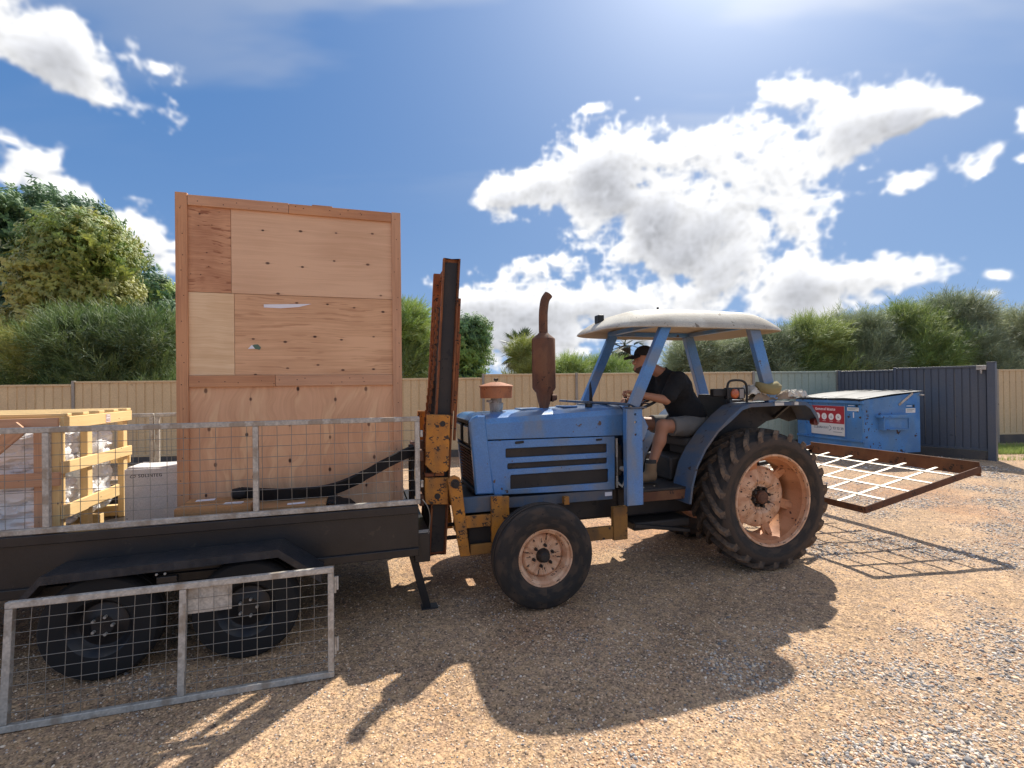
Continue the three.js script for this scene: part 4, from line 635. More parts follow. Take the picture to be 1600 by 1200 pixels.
{ // air cleaner and exhaust
  const ac = mb().lathe([[0.001, 1.795], [0.05, 1.79], [0.14, 1.765], [0.158, 1.757], [0.16, 1.75], [0.15, 1.745], [0.148, 1.66], [0.146, 1.645], [0.001, 1.645]], 'y', [-0.145, 0, WC], 40).build('air_cleaner', M.cleaner, TR);
  mb().lathe([[0.05, 1.65], [0.05, 1.60], [0.066, 1.598], [0.066, 1.60], [0.055, 1.50], [0.10, 1.50], [0.10, 1.485]], 'y', [-0.145, 0, WC], 24).box(-0.235, -0.19, 1.605, 1.63, WC - 0.02, WC + 0.03, 0.004).build('cleaner_neck', M.galv, ac);
  mb().cyl([-0.145, 1.79, WC], [-0.145, 1.812, WC], 0.006, 0.006, 8).bar([-0.165, 1.808, WC], [-0.125, 1.822, WC], 0.01, 0.012, 0.002).bar([-0.125, 1.808, WC], [-0.165, 1.822, WC], 0.01, 0.012, 0.002).build('wing_nut', M.grease, ac);
  const mf = mb().lathe([[0.048, 2.255], [0.056, 2.245], [0.106, 2.205], [0.112, 2.195], [0.112, 1.735], [0.105, 1.72], [0.075, 1.685], [0.072, 1.655], [0.045, 1.545], [0.045, 1.525]], 'y', [0.327, 0, WC], 32).build('muffler', M.muffler, TR);
  mb().box(0.21, 0.445, 1.74, 2.19, WC - 0.004, WC + 0.004, 0.002).build('seam_flange', M.muffler, mf);
  mb().lathe([[0.04, 0], [0.028, 0.05], [0.02, 0.055], [0.001, 0.055]], 'x', [0.39, 1.64, WC + 0.02], 14).bar([0.41, 1.60, WC + 0.02], [0.40, 1.72, WC + 0.02], 0.02, 0.012, 0.002).build('muffler_clamp', M.muffler, mf);
  mb().tube([[0.327, 2.24, WC], [0.327, 2.36, WC], [0.332, 2.48, WC], [0.352, 2.58, WC], [0.385, 2.625, WC]], 0.043, 24, 16).build('exhaust_pipe', M.muffler, mf);
}
{ // wheels
  const frontWheel = (w, flip) => {
    const g = subgroup('front_wheel', TR, [0.03, 0.408, w]); if (flip) g.rotation.y = Math.PI;
    const R = 0.41;
    mb().lathe([[0.215, -0.085], [0.26, -0.105], [0.32, -0.112], [0.365, -0.105], [0.392, -0.09], [R - 0.008, -0.075], [R - 0.004, -0.05], [R - 0.02, -0.047], [R - 0.02, -0.035], [R, -0.032], [R, -0.006], [R - 0.016, -0.003], [R - 0.016, 0.006], [R, 0.009], [R, 0.032], [R - 0.02, 0.035], [R - 0.02, 0.047], [R - 0.004, 0.05], [R - 0.008, 0.075], [0.392, 0.09], [0.365, 0.105], [0.345, 0.107], [0.34, 0.111], [0.32, 0.112], [0.26, 0.105], [0.24, 0.100], [0.236, 0.095], [0.215, 0.085]], 'z', [0, 0, 0], 56).build('tyre', M.rubber, g);
    mb().lathe([[0.228, 0.085], [0.224, 0.094], [0.215, 0.092], [0.208, 0.07], [0.19, 0.062], [0.182, 0.03], [0.172, -0.005], [0.165, 0.012], [0.15, 0.022], [0.10, 0.012], [0.075, 0.018], [0.001, 0.018]], 'z', [0, 0, 0], 44).build('rim', M.rim, g);
    mb().lathe([[0.182, -0.01], [0.20, -0.06], [0.22, -0.085], [0.226, -0.08]], 'z', [0, 0, 0], 32).build('rim_back', M.rimBed, g);
    mb().lathe([[0.001, 0.085], [0.03, 0.083], [0.042, 0.07], [0.05, 0.045], [0.058, 0.02]], 'z', [0, 0, 0], 24).build('hub', M.grease, g);
    for (let i = 0; i < 6; i++) { const a = i * 1.0472 + 0.3; mb().cyl([Math.cos(a) * 0.082, Math.sin(a) * 0.082, 0.016], [Math.cos(a) * 0.082, Math.sin(a) * 0.082, 0.042], 0.014, 0.012, 6).cyl([Math.cos(a) * 0.082, Math.sin(a) * 0.082, 0.042], [Math.cos(a) * 0.082, Math.sin(a) * 0.082, 0.055], 0.006, 0.006, 8).build('wheel_nut', M.grease, g); }
    mb().cyl([0.125, 0.15, 0.04], [0.13, 0.155, 0.075], 0.004, 0.004, 6).build('valve', M.blackPlastic, g);
  };
  frontWheel(-0.112, false); frontWheel(2 * WC + 0.112, true);
  const lugGeo = (s) => {                                  // one bar of the chevron tread, from the shoulder to past the middle
    const secs = []; for (let i = 0; i <= 7; i++) { const f = i / 7, z = s * mixf(0.207, -0.015, f), a = mixf(0, 0.40, Math.pow(f, 0.9)), base = 0.617 - 0.055 * Math.pow(Math.max(0, 1 - f * 3.2), 1.4), h = 0.664 - 0.016 * Math.pow(1 - f, 2) - (i === 0 ? 0.02 : 0), hw = 0.026 - 0.006 * f; const P = (r, da) => [Math.sin(a + da / r) * r, Math.cos(a + da / r) * r, z]; secs.push([P(base - 0.02, -hw * 1.5), P(h, -hw * 0.85), P(h, hw * 0.85), P(base - 0.02, hw * 1.5)]); }
    if (s > 0) secs.reverse();
    return mb().loft(secs, 0.4, true, true, true).geo();
  };
  const lugA = lugGeo(1), lugB = lugGeo(-1);
  const rearWheel = (w, flip) => {
    const g = subgroup('rear_wheel', TR, [2.346, 0.655, w]); if (flip) g.rotation.y = Math.PI;
    mb().lathe([[0.425, -0.17], [0.46, -0.20], [0.53, -0.212], [0.585, -0.205], [0.61, -0.18], [0.622, -0.1], [0.626, 0], [0.622, 0.1], [0.61, 0.18], [0.585, 0.205], [0.53, 0.212], [0.50, 0.21], [0.495, 0.206], [0.46, 0.20], [0.44, 0.186], [0.425, 0.17]], 'z', [0, 0, 0], 72).build('tyre', M.rubber, g);
    const n = 22; for (let i = 0; i < n; i++) { const a = mesh('lug', lugA, M.lug, g); a.rotation.z = -i / n * 6.28318; const b = mesh('lug', lugB, M.lug, g); b.rotation.z = -(i + 0.5) / n * 6.28318; }
    mb().lathe([[0.430, 0.168], [0.436, 0.178], [0.43, 0.188], [0.418, 0.186], [0.412, 0.165], [0.385, 0.14], [0.378, 0.06], [0.36, 0.03], [0.36, -0.06], [0.385, -0.1], [0.39, -0.15], [0.42, -0.165], [0.434, -0.17]], 'z', [0, 0, 0], 64).build('rim', M.rimBed, g);
    mb().lathe([[0.436, 0.178], [0.431, 0.1895], [0.416, 0.1875], [0.41, 0.166]], 'z', [0, 0, 0.0012], 64).build('rim_flange', M.rim, g);
    mb().lathe([[0.295, -0.012], [0.285, 0.0], [0.26, 0.012], [0.21, 0.03], [0.16, 0.04], [0.128, 0.022], [0.12, 0.012], [0.05, 0.012], [0.048, -0.01], [0.12, -0.008], [0.28, -0.024], [0.295, -0.012]], 'z', [0, 0, 0.0], 48).build('wheel_disc', M.rim, g);
    for (let i = 0; i < 8; i++) { const a = i * 0.7854 + 0.2; mb().cyl([Math.cos(a) * 0.09, Math.sin(a) * 0.09, 0.01], [Math.cos(a) * 0.09, Math.sin(a) * 0.09, 0.045], 0.017, 0.015, 8).build('wheel_nut', M.grease, g); }
    for (let i = 0; i < 8; i++) { const a = i * 0.7854 + 0.5; mb().cyl([Math.cos(a) * 0.235, Math.sin(a) * 0.235, 0.015], [Math.cos(a) * 0.235, Math.sin(a) * 0.235, 0.0275], 0.008, 0.008, 8).build('disc_hole', M.blackPlastic, g); }
    mb().lathe([[0.001, 0.075], [0.045, 0.072], [0.062, 0.055], [0.062, 0.012]], 'z', [0, 0, 0], 24).build('hub', M.muffler, g);
    for (let i = 0; i < 6; i++) { const a = i * 1.0472 + 0.75, c = Math.cos(a), s = Math.sin(a); mb().bar([c * 0.262, s * 0.262, -0.006], [c * 0.362, s * 0.362, 0.012], 0.02, 0.09, 0.004, [-s, c, 0]).bar([c * 0.31, s * 0.31, 0.004], [c * 0.365, s * 0.365, 0.05], 0.012, 0.05, 0.003, [-s, c, 0]).build('rim_bracket', M.rimBed, g); }
  };
  rearWheel(-0.312, false); rearWheel(2 * WC + 0.312, true);
  // axles and driveline
  mb().box(-0.08, 0.14, 0.32, 0.47, -1.36, -0.28, 0.02).cyl([0.03, 0.408, -0.28], [0.03, 0.408, -0.2], 0.05, 0.045, 14).cyl([0.03, 0.408, -1.36], [0.03, 0.408, -1.44], 0.05, 0.045, 14).build('front_axle', M.orangeDirty, TR);
  mb().cyl([2.346, 0.655, WC - 0.52], [2.346, 0.655, WC + 0.52], 0.10, 0.10, 18).box(2.05, 2.62, 0.42, 0.96, WC - 0.26, WC + 0.26, 0.04).build('rear_axle', M.grease, TR);
  mb().box(0.98, 2.06, 0.48, 0.78, WC - 0.2, WC + 0.2, 0.03).box(1.05, 1.66, 0.40, 0.48, WC - 0.12, WC + 0.38, 0.02).bar([1.05, 0.46, -0.44], [1.62, 0.37, -0.42], 0.06, 0.03, 0.004).build('gearbox', M.grease, TR);
}
{ // platform, seat, controls
  mb().box(1.062, 1.66, 0.78, 0.80, WC - 0.50, WC + 0.48, 0.004).build('floor_plate', M.grease, TR);
  mb().box(1.062, 1.55, 0.69, 0.778, WC + 0.455, WC + 0.478, 0.006).build('step_edge', M.rust, TR);
  mb().box(1.55, 1.95, 0.80, 1.04, WC - 0.22, WC + 0.22, 0.03).build('seat_pedestal', M.grease, TR);
  mb().box(1.74, 2.20, 1.12, 1.215, WC - 0.24, WC + 0.24, 0.035).box(1.8, 2.1, 1.04, 1.12, WC - 0.15, WC + 0.15, 0.01).build('seat_cushion', plain(0x4a443f, 0.85), TR);
  mb().loft([[2.19, 1.2], [2.215, 1.3], [2.23, 1.42], [2.245, 1.55], [2.25, 1.64]].map(([t, y], i) => { const hw = 0.25 - 0.02 * Math.abs(i - 2); return [[t - 0.03, y, WC + hw], [t, y, WC + hw + 0.02], [t + 0.05, y, WC + hw], [t + 0.06, y, WC], [t + 0.05, y, WC - hw], [t, y, WC - hw - 0.02], [t - 0.03, y, WC - hw], [t, y, WC]]; }), 0.7, true, true, true).build('seat_back', M.blackPlastic, TR);
  const st = new THREE.TorusGeometry(0.19, 0.014, 10, 40); st.rotateX(Math.PI / 2); st.rotateZ(0.42); st.translate(1.375, 1.565, WC);
  const sw = mb().add(uvBox(st)).bar([1.21, 1.49, WC], [1.54, 1.64, WC], 0.025, 0.012, 0.003).bar([1.375, 1.565, WC - 0.185], [1.375, 1.565, WC + 0.185], 0.025, 0.012, 0.003).build('steering_wheel', M.blackPlastic, TR);
  mb().cyl([1.09, 1.22, WC], [1.37, 1.56, WC], 0.03, 0.025, 12).build('steering_column', M.grease, TR);
  mb().cyl([1.18, 0.80, -0.62], [1.09, 1.62, -0.63], 0.008, 0.008, 8).build('loader_lever', M.grease, TR); mb().lathe([[0.001, 0.028], [0.016, 0.02], [0.02, 0.006], [0.012, -0.006], [0.001, -0.008]], 'y', [1.088, 1.63, -0.63], 14).build('lever_knob', M.blackPlastic, TR);
  mb().plate([[1.02, 1.56], [1.055, 1.56], [1.045, 1.72], [1.03, 1.79], [1.02, 1.75]], 0.012, mv(-0.16, 0, -0.95), [], 0.003).build('mirror_arm', M.blackPlastic, TR);
  // mudguards: vertical inner plate and a wide rolled top
  const arc = [[1.52, 0.66], [1.545, 0.82], [1.60, 1.0], [1.69, 1.15], [1.83, 1.31], [1.98, 1.44], [2.12, 1.535], [2.22, 1.56], [2.6, 1.568], [2.88, 1.565], [2.96, 1.53], [3.03, 1.44], [3.06, 1.37]];
  for (const s of [1, -1]) {
    const W = (d) => WC + s * d, strip = (d0, d1, lift = 0) => [arc.map(([t, y]) => [t, y + lift, W(d0)]), arc.map(([t, y]) => [t, y + lift, W(d1)])];
    const fd = mb().loft(strip(0.29, 0.56), 0.5).loft(strip(0.29, 0.56, -0.006).reverse(), 0.5).loft([arc.map(([t, y]) => [t, y, W(0.56)]), arc.map(([t, y], i) => [t + (i < 6 ? 0.018 : i > 9 ? -0.02 : 0), y - (i > 4 ? 0.035 : 0.008), W(0.562)])], 0.4).build('mudguard', M.blueDull, TR);
    mb().plate([...arc, [2.95, 1.35], [2.82, 1.39], [2.66, 1.36], [2.55, 1.30], [2.45, 1.15], [2.3, 0.8], [1.9, 0.66]], 0.01, mv(0, 0, s > 0 ? W(0.28) : W(0.29)), [], 0.002).build('guard_plate', M.grease, fd);
    mb().bar([2.02, 1.30, W(0.3)], [2.2, 1.54, W(0.53)], 0.03, 0.03, 0.003).bar([2.75, 1.40, W(0.3)], [2.72, 1.55, W(0.53)], 0.03, 0.03, 0.003).build('guard_brace', M.grease, fd);
    for (const [a, b] of [[2.50, 2.61], [2.74, 2.79]]) mb().box(a, b, 1.535, 1.564, W(0.564) - 0.001, W(0.564) + 0.001, 0).box(a, b, 1.5695, 1.5715, Math.min(W(0.50), W(0.56)), Math.max(W(0.50), W(0.56)), 0).build('reflector', plain(0xc9c6bd, 0.4), fd);
    mb().cyl([3.03, 1.36, W(0.50)], [3.03, 1.36, W(0.55)], 0.035, 0.035, 14).build('tail_lamp', plain(0x5a1f1a, 0.4), fd);
    // indicator lamp in a steel hoop
    const lp = mb().box(2.03, 2.24, 1.60, 1.715, W(0.44) - 0.045, W(0.44) + 0.035, 0.02).box(1.88, 2.025, 1.63, 1.705, W(0.44) - 0.04, W(0.44) + 0.02, 0.012).build('indicator_lamp', M.blackPlastic, TR);
    mb().lathe([[0.001, 0.028], [0.03, 0.024], [0.047, 0.008], [0.048, 0]], 'z', [2.11, 1.655, W(0.44) + 0.034], 24).build('amber_lens', new THREE.MeshPhysicalMaterial({ color: 0xb65a2c, roughness: 0.3, clearcoat: 0.5 }), lp);
    mb().box(2.165, 2.215, 1.61, 1.70, W(0.44) + 0.0355, W(0.44) + 0.0375, 0.001).build('clear_lens', plain(0x8d8781, 0.3), lp);
    mb().tube([[2.02, 1.6, W(0.44) + 0.045], [2.02, 1.74, W(0.44) + 0.045], [2.045, 1.775, W(0.44) + 0.045], [2.20, 1.775, W(0.44) + 0.045], [2.235, 1.74, W(0.44) + 0.045], [2.24, 1.57, W(0.44) + 0.045]], 0.011, 30, 8).build('lamp_hoop', M.blackPlastic, lp);
    mb().bar([2.13, 1.568, W(0.44)], [2.13, 1.6, W(0.44)], 0.05, 0.08, 0.003).build('lamp_bracket', M.grease, lp);
  }
}
{ // canopy
  const b = 0.5;
  for (const s of [1, -1]) {
    const w = WC + s * b, W = (a, c) => [Math.min(w + s * a, w + s * c), Math.max(w + s * a, w + s * c)];
    mb().bar([0.985, 1.56, w], [1.335, 2.30, w], 0.06, 0.10, 0.008).build('front_post', M.blue, TR);
    const ch = mb(); const [z0, z1] = W(-0.02, 0.04);
    ch.plate(rect(0.905, 1.045, 0.685, 1.54), 0.012, mv(0, 0, s > 0 ? z1 - 0.012 : z0), [circle(0.985, 1.49, 0.011), circle(0.985, 1.42, 0.011), circle(0.985, 1.31, 0.011)], 0.002).box(0.895, 0.905, 0.685, 1.54, z0, z1, 0.002).box(1.045, 1.055, 0.685, 1.54, z0, z1, 0.002).build('post_channel', M.blue, TR);
    mb().box(0.92, 1.09, 1.542, 1.556, z0 - 0.02, z1 + 0.02, 0.003).build('post_foot', M.blueDull, TR);
    const rp = mb().bar([2.525, 1.57, w], [2.30, 2.31, w], 0.06, 0.12, 0.008).build('rear_post', M.blue, TR);
    mb().bar([1.28, 2.315, w], [2.36, 2.32, w], 0.05, 0.05, 0.006).build('roof_rail', M.blue, TR);
  }
  mb().bar([1.30, 2.315, WC - b], [1.30, 2.315, WC + b], 0.05, 0.045, 0.005).bar([2.32, 2.32, WC - b], [2.32, 2.32, WC + b], 0.05, 0.045, 0.005).build('roof_cross_rail', M.blue, TR);
  mb().tube([[0.60, 1.60, -1.1], [0.80, 1.585, -0.9], [0.95, 1.58, -0.55], [1.02, 1.57, -0.36]], 0.012, 16, 7).bar([0.93, 1.575, -1.32], [0.93, 1.575, -0.32], 0.03, 0.02, 0.003).build('front_cross_bar', M.blueDull, TR);
  // moulded roof: squared oval outline, domed, turned-down lip
  const plan = (k, y) => { const o = []; for (let i = 0; i < 48; i++) { const a = i / 48 * 6.28318, c = Math.cos(a), s = Math.sin(a), e = 0.33, x = Math.sign(c) * Math.pow(Math.abs(c), e), z = Math.sign(s) * Math.pow(Math.abs(s), e); const hl = c < 0 ? 0.98 : 0.94, nar = c < 0 ? 1 - 0.16 * Math.pow(Math.abs(x), 4) : 1; o.push([1.79 + x * hl * k, y, WC + z * 0.585 * nar * Math.pow(k, 0.9)]); } return o; };
  mb().loft([plan(0.985, 2.268), plan(1.0, 2.273), plan(0.99, 2.292), plan(0.955, 2.322), plan(0.88, 2.372), plan(0.78, 2.424), plan(0.70, 2.452), plan(0.5, 2.474), plan(0.25, 2.486), plan(0.02, 2.489)], 0.8, true).build('canopy_roof', M.roof, TR);
  mb().loft([plan(0.985, 2.268), plan(0.95, 2.285), plan(0.90, 2.335), plan(0.6, 2.355), plan(0.02, 2.36)].reverse(), 0.8, true).build('canopy_lining', M.roofLining, TR);
  for (const [t, w] of [[1.45, WC + 0.2], [2.45, WC + 0.1]]) mb().cyl([t, 2.42, w], [t, 2.51, w], 0.012, 0.01, 8).build('roof_bolt', M.grease, TR);
  const wl = mb().box(0.92, 0.985, 2.37, 2.455, WC - 0.12, WC - 0.02, 0.012).bar([0.96, 2.30, WC - 0.07], [0.96, 2.37, WC - 0.07], 0.02, 0.02, 0.002).build('work_lamp', M.blackPlastic, TR);
}
{ // forklift mast on the front, in yellow brackets
  const lean = (y) => -0.745 + (y - 0.4) * 0.0605;        // mast centre line, leaning back to the bonnet
  const mastCh = (w, s, d, tw) => {                       // C channel, open side outwards
    const P = (y, a, b) => [lean(y) + a, y, w + s * b];
    const prof = [[-d, 0.05], [-d, 0], [d, 0], [d, 0.05], [d - tw, 0.05], [d - tw, tw], [-d + tw, tw], [-d + tw, 0.05]];
    const y0 = 0.36, y1 = 2.83, S = [y0, 1.2, 2.0, y1].map((y) => prof.map(([a, b]) => P(y, a, b))); if (s < 0) S.reverse(); return mb().loft(S, 0.3, true, true, true);
  };
  for (const s of [1, -1]) {
    const mc = mastCh(WC + s * 0.27, s, 0.072, 0.014).build('mast_channel', M.rustBright, TR);
    { const S = [0.38, 2.80].map((y) => [[-0.052, 0.0155], [0.052, 0.0155], [0.052, 0.019], [-0.052, 0.019]].map(([a, b]) => [lean(y) + a, y, WC + s * (0.27 + b)])); if (s < 0) S.reverse(); mb().loft(S, 0.3, true, true, true).build('greased_track', M.grease, mc); }
    const w = WC + s * 0.255, S = [0.42, 2.5].map((y) => [[-0.058, 0], [0.058, 0], [0.058, -0.04], [-0.058, -0.04]].map(([a, b]) => [lean(y) + a, y, w + s * b])); if (s > 0) S.reverse();
    mb().loft(S, 0.3, true, true, true).build('inner_channel', M.grease, TR);
    mb().bar([lean(1.55) + 0.085, 1.55, WC + s * 0.29], [lean(2.5) + 0.085, 2.5, WC + s * 0.29], 0.03, 0.02, 0.003).bar([lean(1.3) + 0.10, 1.3, WC + s * 0.28], [lean(2.2) + 0.10, 2.2, WC + s * 0.28], 0.03, 0.02, 0.003).build('hose_guard', M.rustBright, TR);
  }
  for (const y of [0.55, 1.75, 2.70]) mb().box(lean(y) + 0.02, lean(y) + 0.07, y - 0.06, y + 0.06, WC - 0.268, WC + 0.268, 0.004).build('mast_cross_tie', M.rustBright, TR);
  mb().bar([lean(2.78), 2.79, WC - 0.20], [lean(2.78), 2.79, WC + 0.20], 0.05, 0.05, 0.006).build('mast_head_tie', M.rust, TR);
  mb().cyl([lean(0.5) + 0.0, 0.5, WC], [lean(2.1), 2.1, WC], 0.04, 0.04, 14).cyl([lean(2.1), 2.1, WC], [lean(2.55), 2.55, WC], 0.024, 0.024, 12).build('lift_ram', M.grease, TR);
  for (const s of [1, -1]) { const ch = mb(); for (let i = 0; i < 46; i++) { const y = 1.0 + i * 0.033; const t = lean(y) - 0.075 - 0.05 * sstep(2.2, 0.95, y) + (i % 2) * 0.006; ch.box(t - 0.010, t + 0.010, y - 0.019, y + 0.019, WC + s * (0.09 + (i % 2) * 0.006) - 0.012, WC + s * (0.09 + (i % 2) * 0.006) + 0.012, 0.004); } const m = ch.build('lift_chain', M.rustBright, TR); m.userData.kind = 'stuff'; }
  // carriage and forks under the crate
  mb().box(-0.90, -0.865, 0.80, 0.88, WC - 0.42, WC + 0.42, 0.006).box(-0.90, -0.865, 1.16, 1.24, WC - 0.42, WC + 0.42, 0.006).box(-0.862, -0.835, 0.78, 1.3, WC - 0.2, WC - 0.12, 0.004).box(-0.862, -0.835, 0.78, 1.3, WC + 0.12, WC + 0.2, 0.004).build('fork_carriage', M.rust, TR);
  for (const s of [-0.745, -0.905]) mb().box(-0.94, -0.905, 0.712, 1.24, s - 0.035, s + 0.035, 0.006).box(-1.95, -0.942, 0.712, 0.745, s - 0.035, s + 0.035, 0.005).build('fork', M.grease, TR);
  // yellow side plates and tilt brackets
  for (const s of [1, -1]) {
    const w = WC + s * 0.345, z = (a) => (s > 0 ? w : w - a);
    const p1 = mb().plate([[-0.83, 1.53], [-0.635, 1.52], [-0.655, 1.07], [-0.70, 1.04], [-0.78, 1.05], [-0.845, 1.12]], 0.02, mv(0, 0, z(0.02)), [], 0.004).build('mast_side_plate', M.orange, TR);
    mb().cyl([-0.70, 1.45, w], [-0.70, 1.45, w + s * 0.03], 0.024, 0.024, 12).build('pin', M.grease, p1);
    const p2 = mb().plate([[-0.85, 1.015], [-0.655, 1.005], [-0.665, 0.785], [-0.85, 0.80]], 0.022, mv(0, 0, z(0.022)), [], 0.004).build('mast_lower_plate', M.orange, TR);
    mb().cyl([-0.75, 0.86, w], [-0.75, 0.86, w + s * 0.034], 0.024, 0.024, 12).build('pin', M.grease, p2);
    mb().box(-0.845, -0.69, 1.02, 1.045, Math.min(w - s * 0.05, w + s * 0.01), Math.max(w - s * 0.05, w + s * 0.01), 0.004).build('mast_roller_box', M.rustBright, TR);
    // arm from the pivot down to the underframe
    const w2 = WC + s * 0.40, z2 = s > 0 ? w2 : w2 - 0.03;
    const arm = mb().plate([[-0.675, 0.99], [-0.655, 1.02], [-0.615, 1.03], [-0.575, 1.01], [-0.56, 0.97], [-0.50, 0.40], [-0.49, 0.365], [-0.575, 0.365], [-0.59, 0.45], [-0.655, 0.86]], 0.03, mv(0, 0, z2), [], 0.005).build('tilt_arm', M.orange, TR);
    mb().cyl([-0.615, 0.965, w2 - s * 0.07], [-0.615, 0.965, w2 + s * 0.045], 0.036, 0.036, 18).cyl([-0.615, 0.965, w2 + s * 0.045], [-0.615, 0.965, w2 + s * 0.06], 0.018, 0.018, 8).build('pivot_pin', M.grease, arm);
    mb().box(-0.54, -0.315, 0.59, 0.69, Math.min(w2, w2 + s * 0.028), Math.max(w2, w2 + s * 0.028), 0.005).build('bracket_bar', M.orange, TR);
    mb().box(-0.488, -0.18, 0.365, 0.45, Math.min(w2 - s * 0.002, w2 + s * 0.028), Math.max(w2 - s * 0.002, w2 + s * 0.028), 0.005).build('bracket_bar', M.orangeDirty, TR);
    mb().plate([[-0.31, 0.835], [-0.155, 0.825], [-0.155, 0.56], [-0.21, 0.44], [-0.31, 0.455]], 0.025, mv(0, 0, s > 0 ? w2 : w2 - 0.025), [], 0.004).build('bracket_plate', M.orange, TR);
    mb().box(0.355, 0.405, 0.705, 0.775, Math.min(w2 - s * 0.05, w2 - s * 0.004), Math.max(w2 - s * 0.05, w2 - s * 0.004), 0.003).build('rail_clip', M.orange, TR);
    mb().box(-0.178, 0.83, 0.36, 0.475, Math.min(w2 - s * 0.05, w2 - s * 0.004), Math.max(w2 - s * 0.05, w2 - s * 0.004), 0.006).build('underframe_rail', M.orangeDirty, TR);
    mb().box(0.832, 0.975, 0.345, 0.645, Math.min(w2 - s * 0.05, w2 + s * 0.002), Math.max(w2 - s * 0.05, w2 + s * 0.002), 0.005).build('underframe_bracket', M.orangeDirty, TR);
    mb().box(-0.54, -0.2, 0.70, 0.83, Math.min(w2 - s * 0.06, w2 - s * 0.02), Math.max(w2 - s * 0.06, w2 - s * 0.02), 0.006).build('nose_bracket', M.blueDull, TR);
  }
  mb().box(-0.5, -0.2, 0.36, 0.66, WC - 0.36, WC + 0.36, 0.02).box(-0.55, -0.30, 0.71, 0.80, WC - 0.33, WC + 0.33, 0.02).build('front_weight_frame', M.grease, TR);
  mb().bar([-0.74, 0.46, WC + 0.2], [-0.5, 0.46, WC + 0.2], 0.03, 0.03, 0.004).bar([-0.74, 0.46, WC - 0.2], [-0.5, 0.46, WC - 0.2], 0.03, 0.03, 0.004).build('mast_tie_rod', M.grease, TR);
}
{ // welded bar grid carried on the rear linkage
  const base = [3.37, 0.5, -0.05], tilt = Math.atan2(0.30, 1.66), L = 1.69, w0 = -0.045, w1 = -2.15;
  const gr = yardThing('levelling_grid', 'rusty steel frame with pale welded cross bars carried behind the tractor', 'implement', [base[0], 0, -1.05]);
  const P = (a, w, u = 0) => [base[0] + a * Math.cos(tilt) - u * Math.sin(tilt), base[1] + a * Math.sin(tilt) + u * Math.cos(tilt), w], up = [-Math.sin(tilt), Math.cos(tilt), 0];
  const fm = M.rust, bm = paint({ base: 0xa39c90, fade: 0x91887a, dust: 0x8f7a66, dustAmt: 0.35, chip: 0x6e5038, chipAmt: 0.3, rough: 0.4, metal: 0.35, seed: 64, tile: 0.4 });
  mb().bar(P(0, w0, 0.0), P(L, w0, 0.0), 0.012, 0.07, 0.002, up).build('side_frame', fm, gr); mb().bar(P(0, w1), P(L, w1), 0.012, 0.07, 0.002, up).build('side_frame', fm, gr);
  mb().bar(P(0, w0 - 0.007), P(0, w1 + 0.007), 0.012, 0.07, 0.002, up).build('end_frame', fm, gr); mb().bar(P(L, w0 - 0.007), P(L, w1 + 0.007), 0.012, 0.16, 0.002, up).build('end_frame', fm, gr);
  for (let i = 0; i < 4; i++) mb().bar(P(0.28 + i * 0.335, w0 - 0.008, 0.03), P(0.28 + i * 0.335, w1 + 0.008, 0.03), 0.03, 0.008, 0.001, up).build('cross_bar', bm, gr);
  for (let i = 0; i < 6; i++) { const w = w0 - 0.30 - i * 0.335; mb().bar(P(0.006, w, 0.0215), P(L - 0.20, w, 0.0215), 0.036, 0.008, 0.001, up).build('long_bar', bm, gr); }
  // linkage back to the tractor
  for (const w of [WC + 0.22, WC - 0.22]) mb().bar([2.55, 0.50, w], P(-0.012, w, 0), 0.03, 0.06, 0.004).build('lower_link', M.grease, gr);
  mb().bar([2.6, 0.85, WC], [3.37, 0.92, WC], 0.04, 0.04, 0.004).build('top_link', M.grease, gr);
  mb().bar(P(-0.01, WC + 0.2, 0.03), [3.37, 0.95, WC + 0.02], 0.03, 0.04, 0.004).bar(P(-0.01, WC - 0.2, 0.03), [3.37, 0.95, WC - 0.02], 0.03, 0.04, 0.004).build('headstock', fm, gr);
}
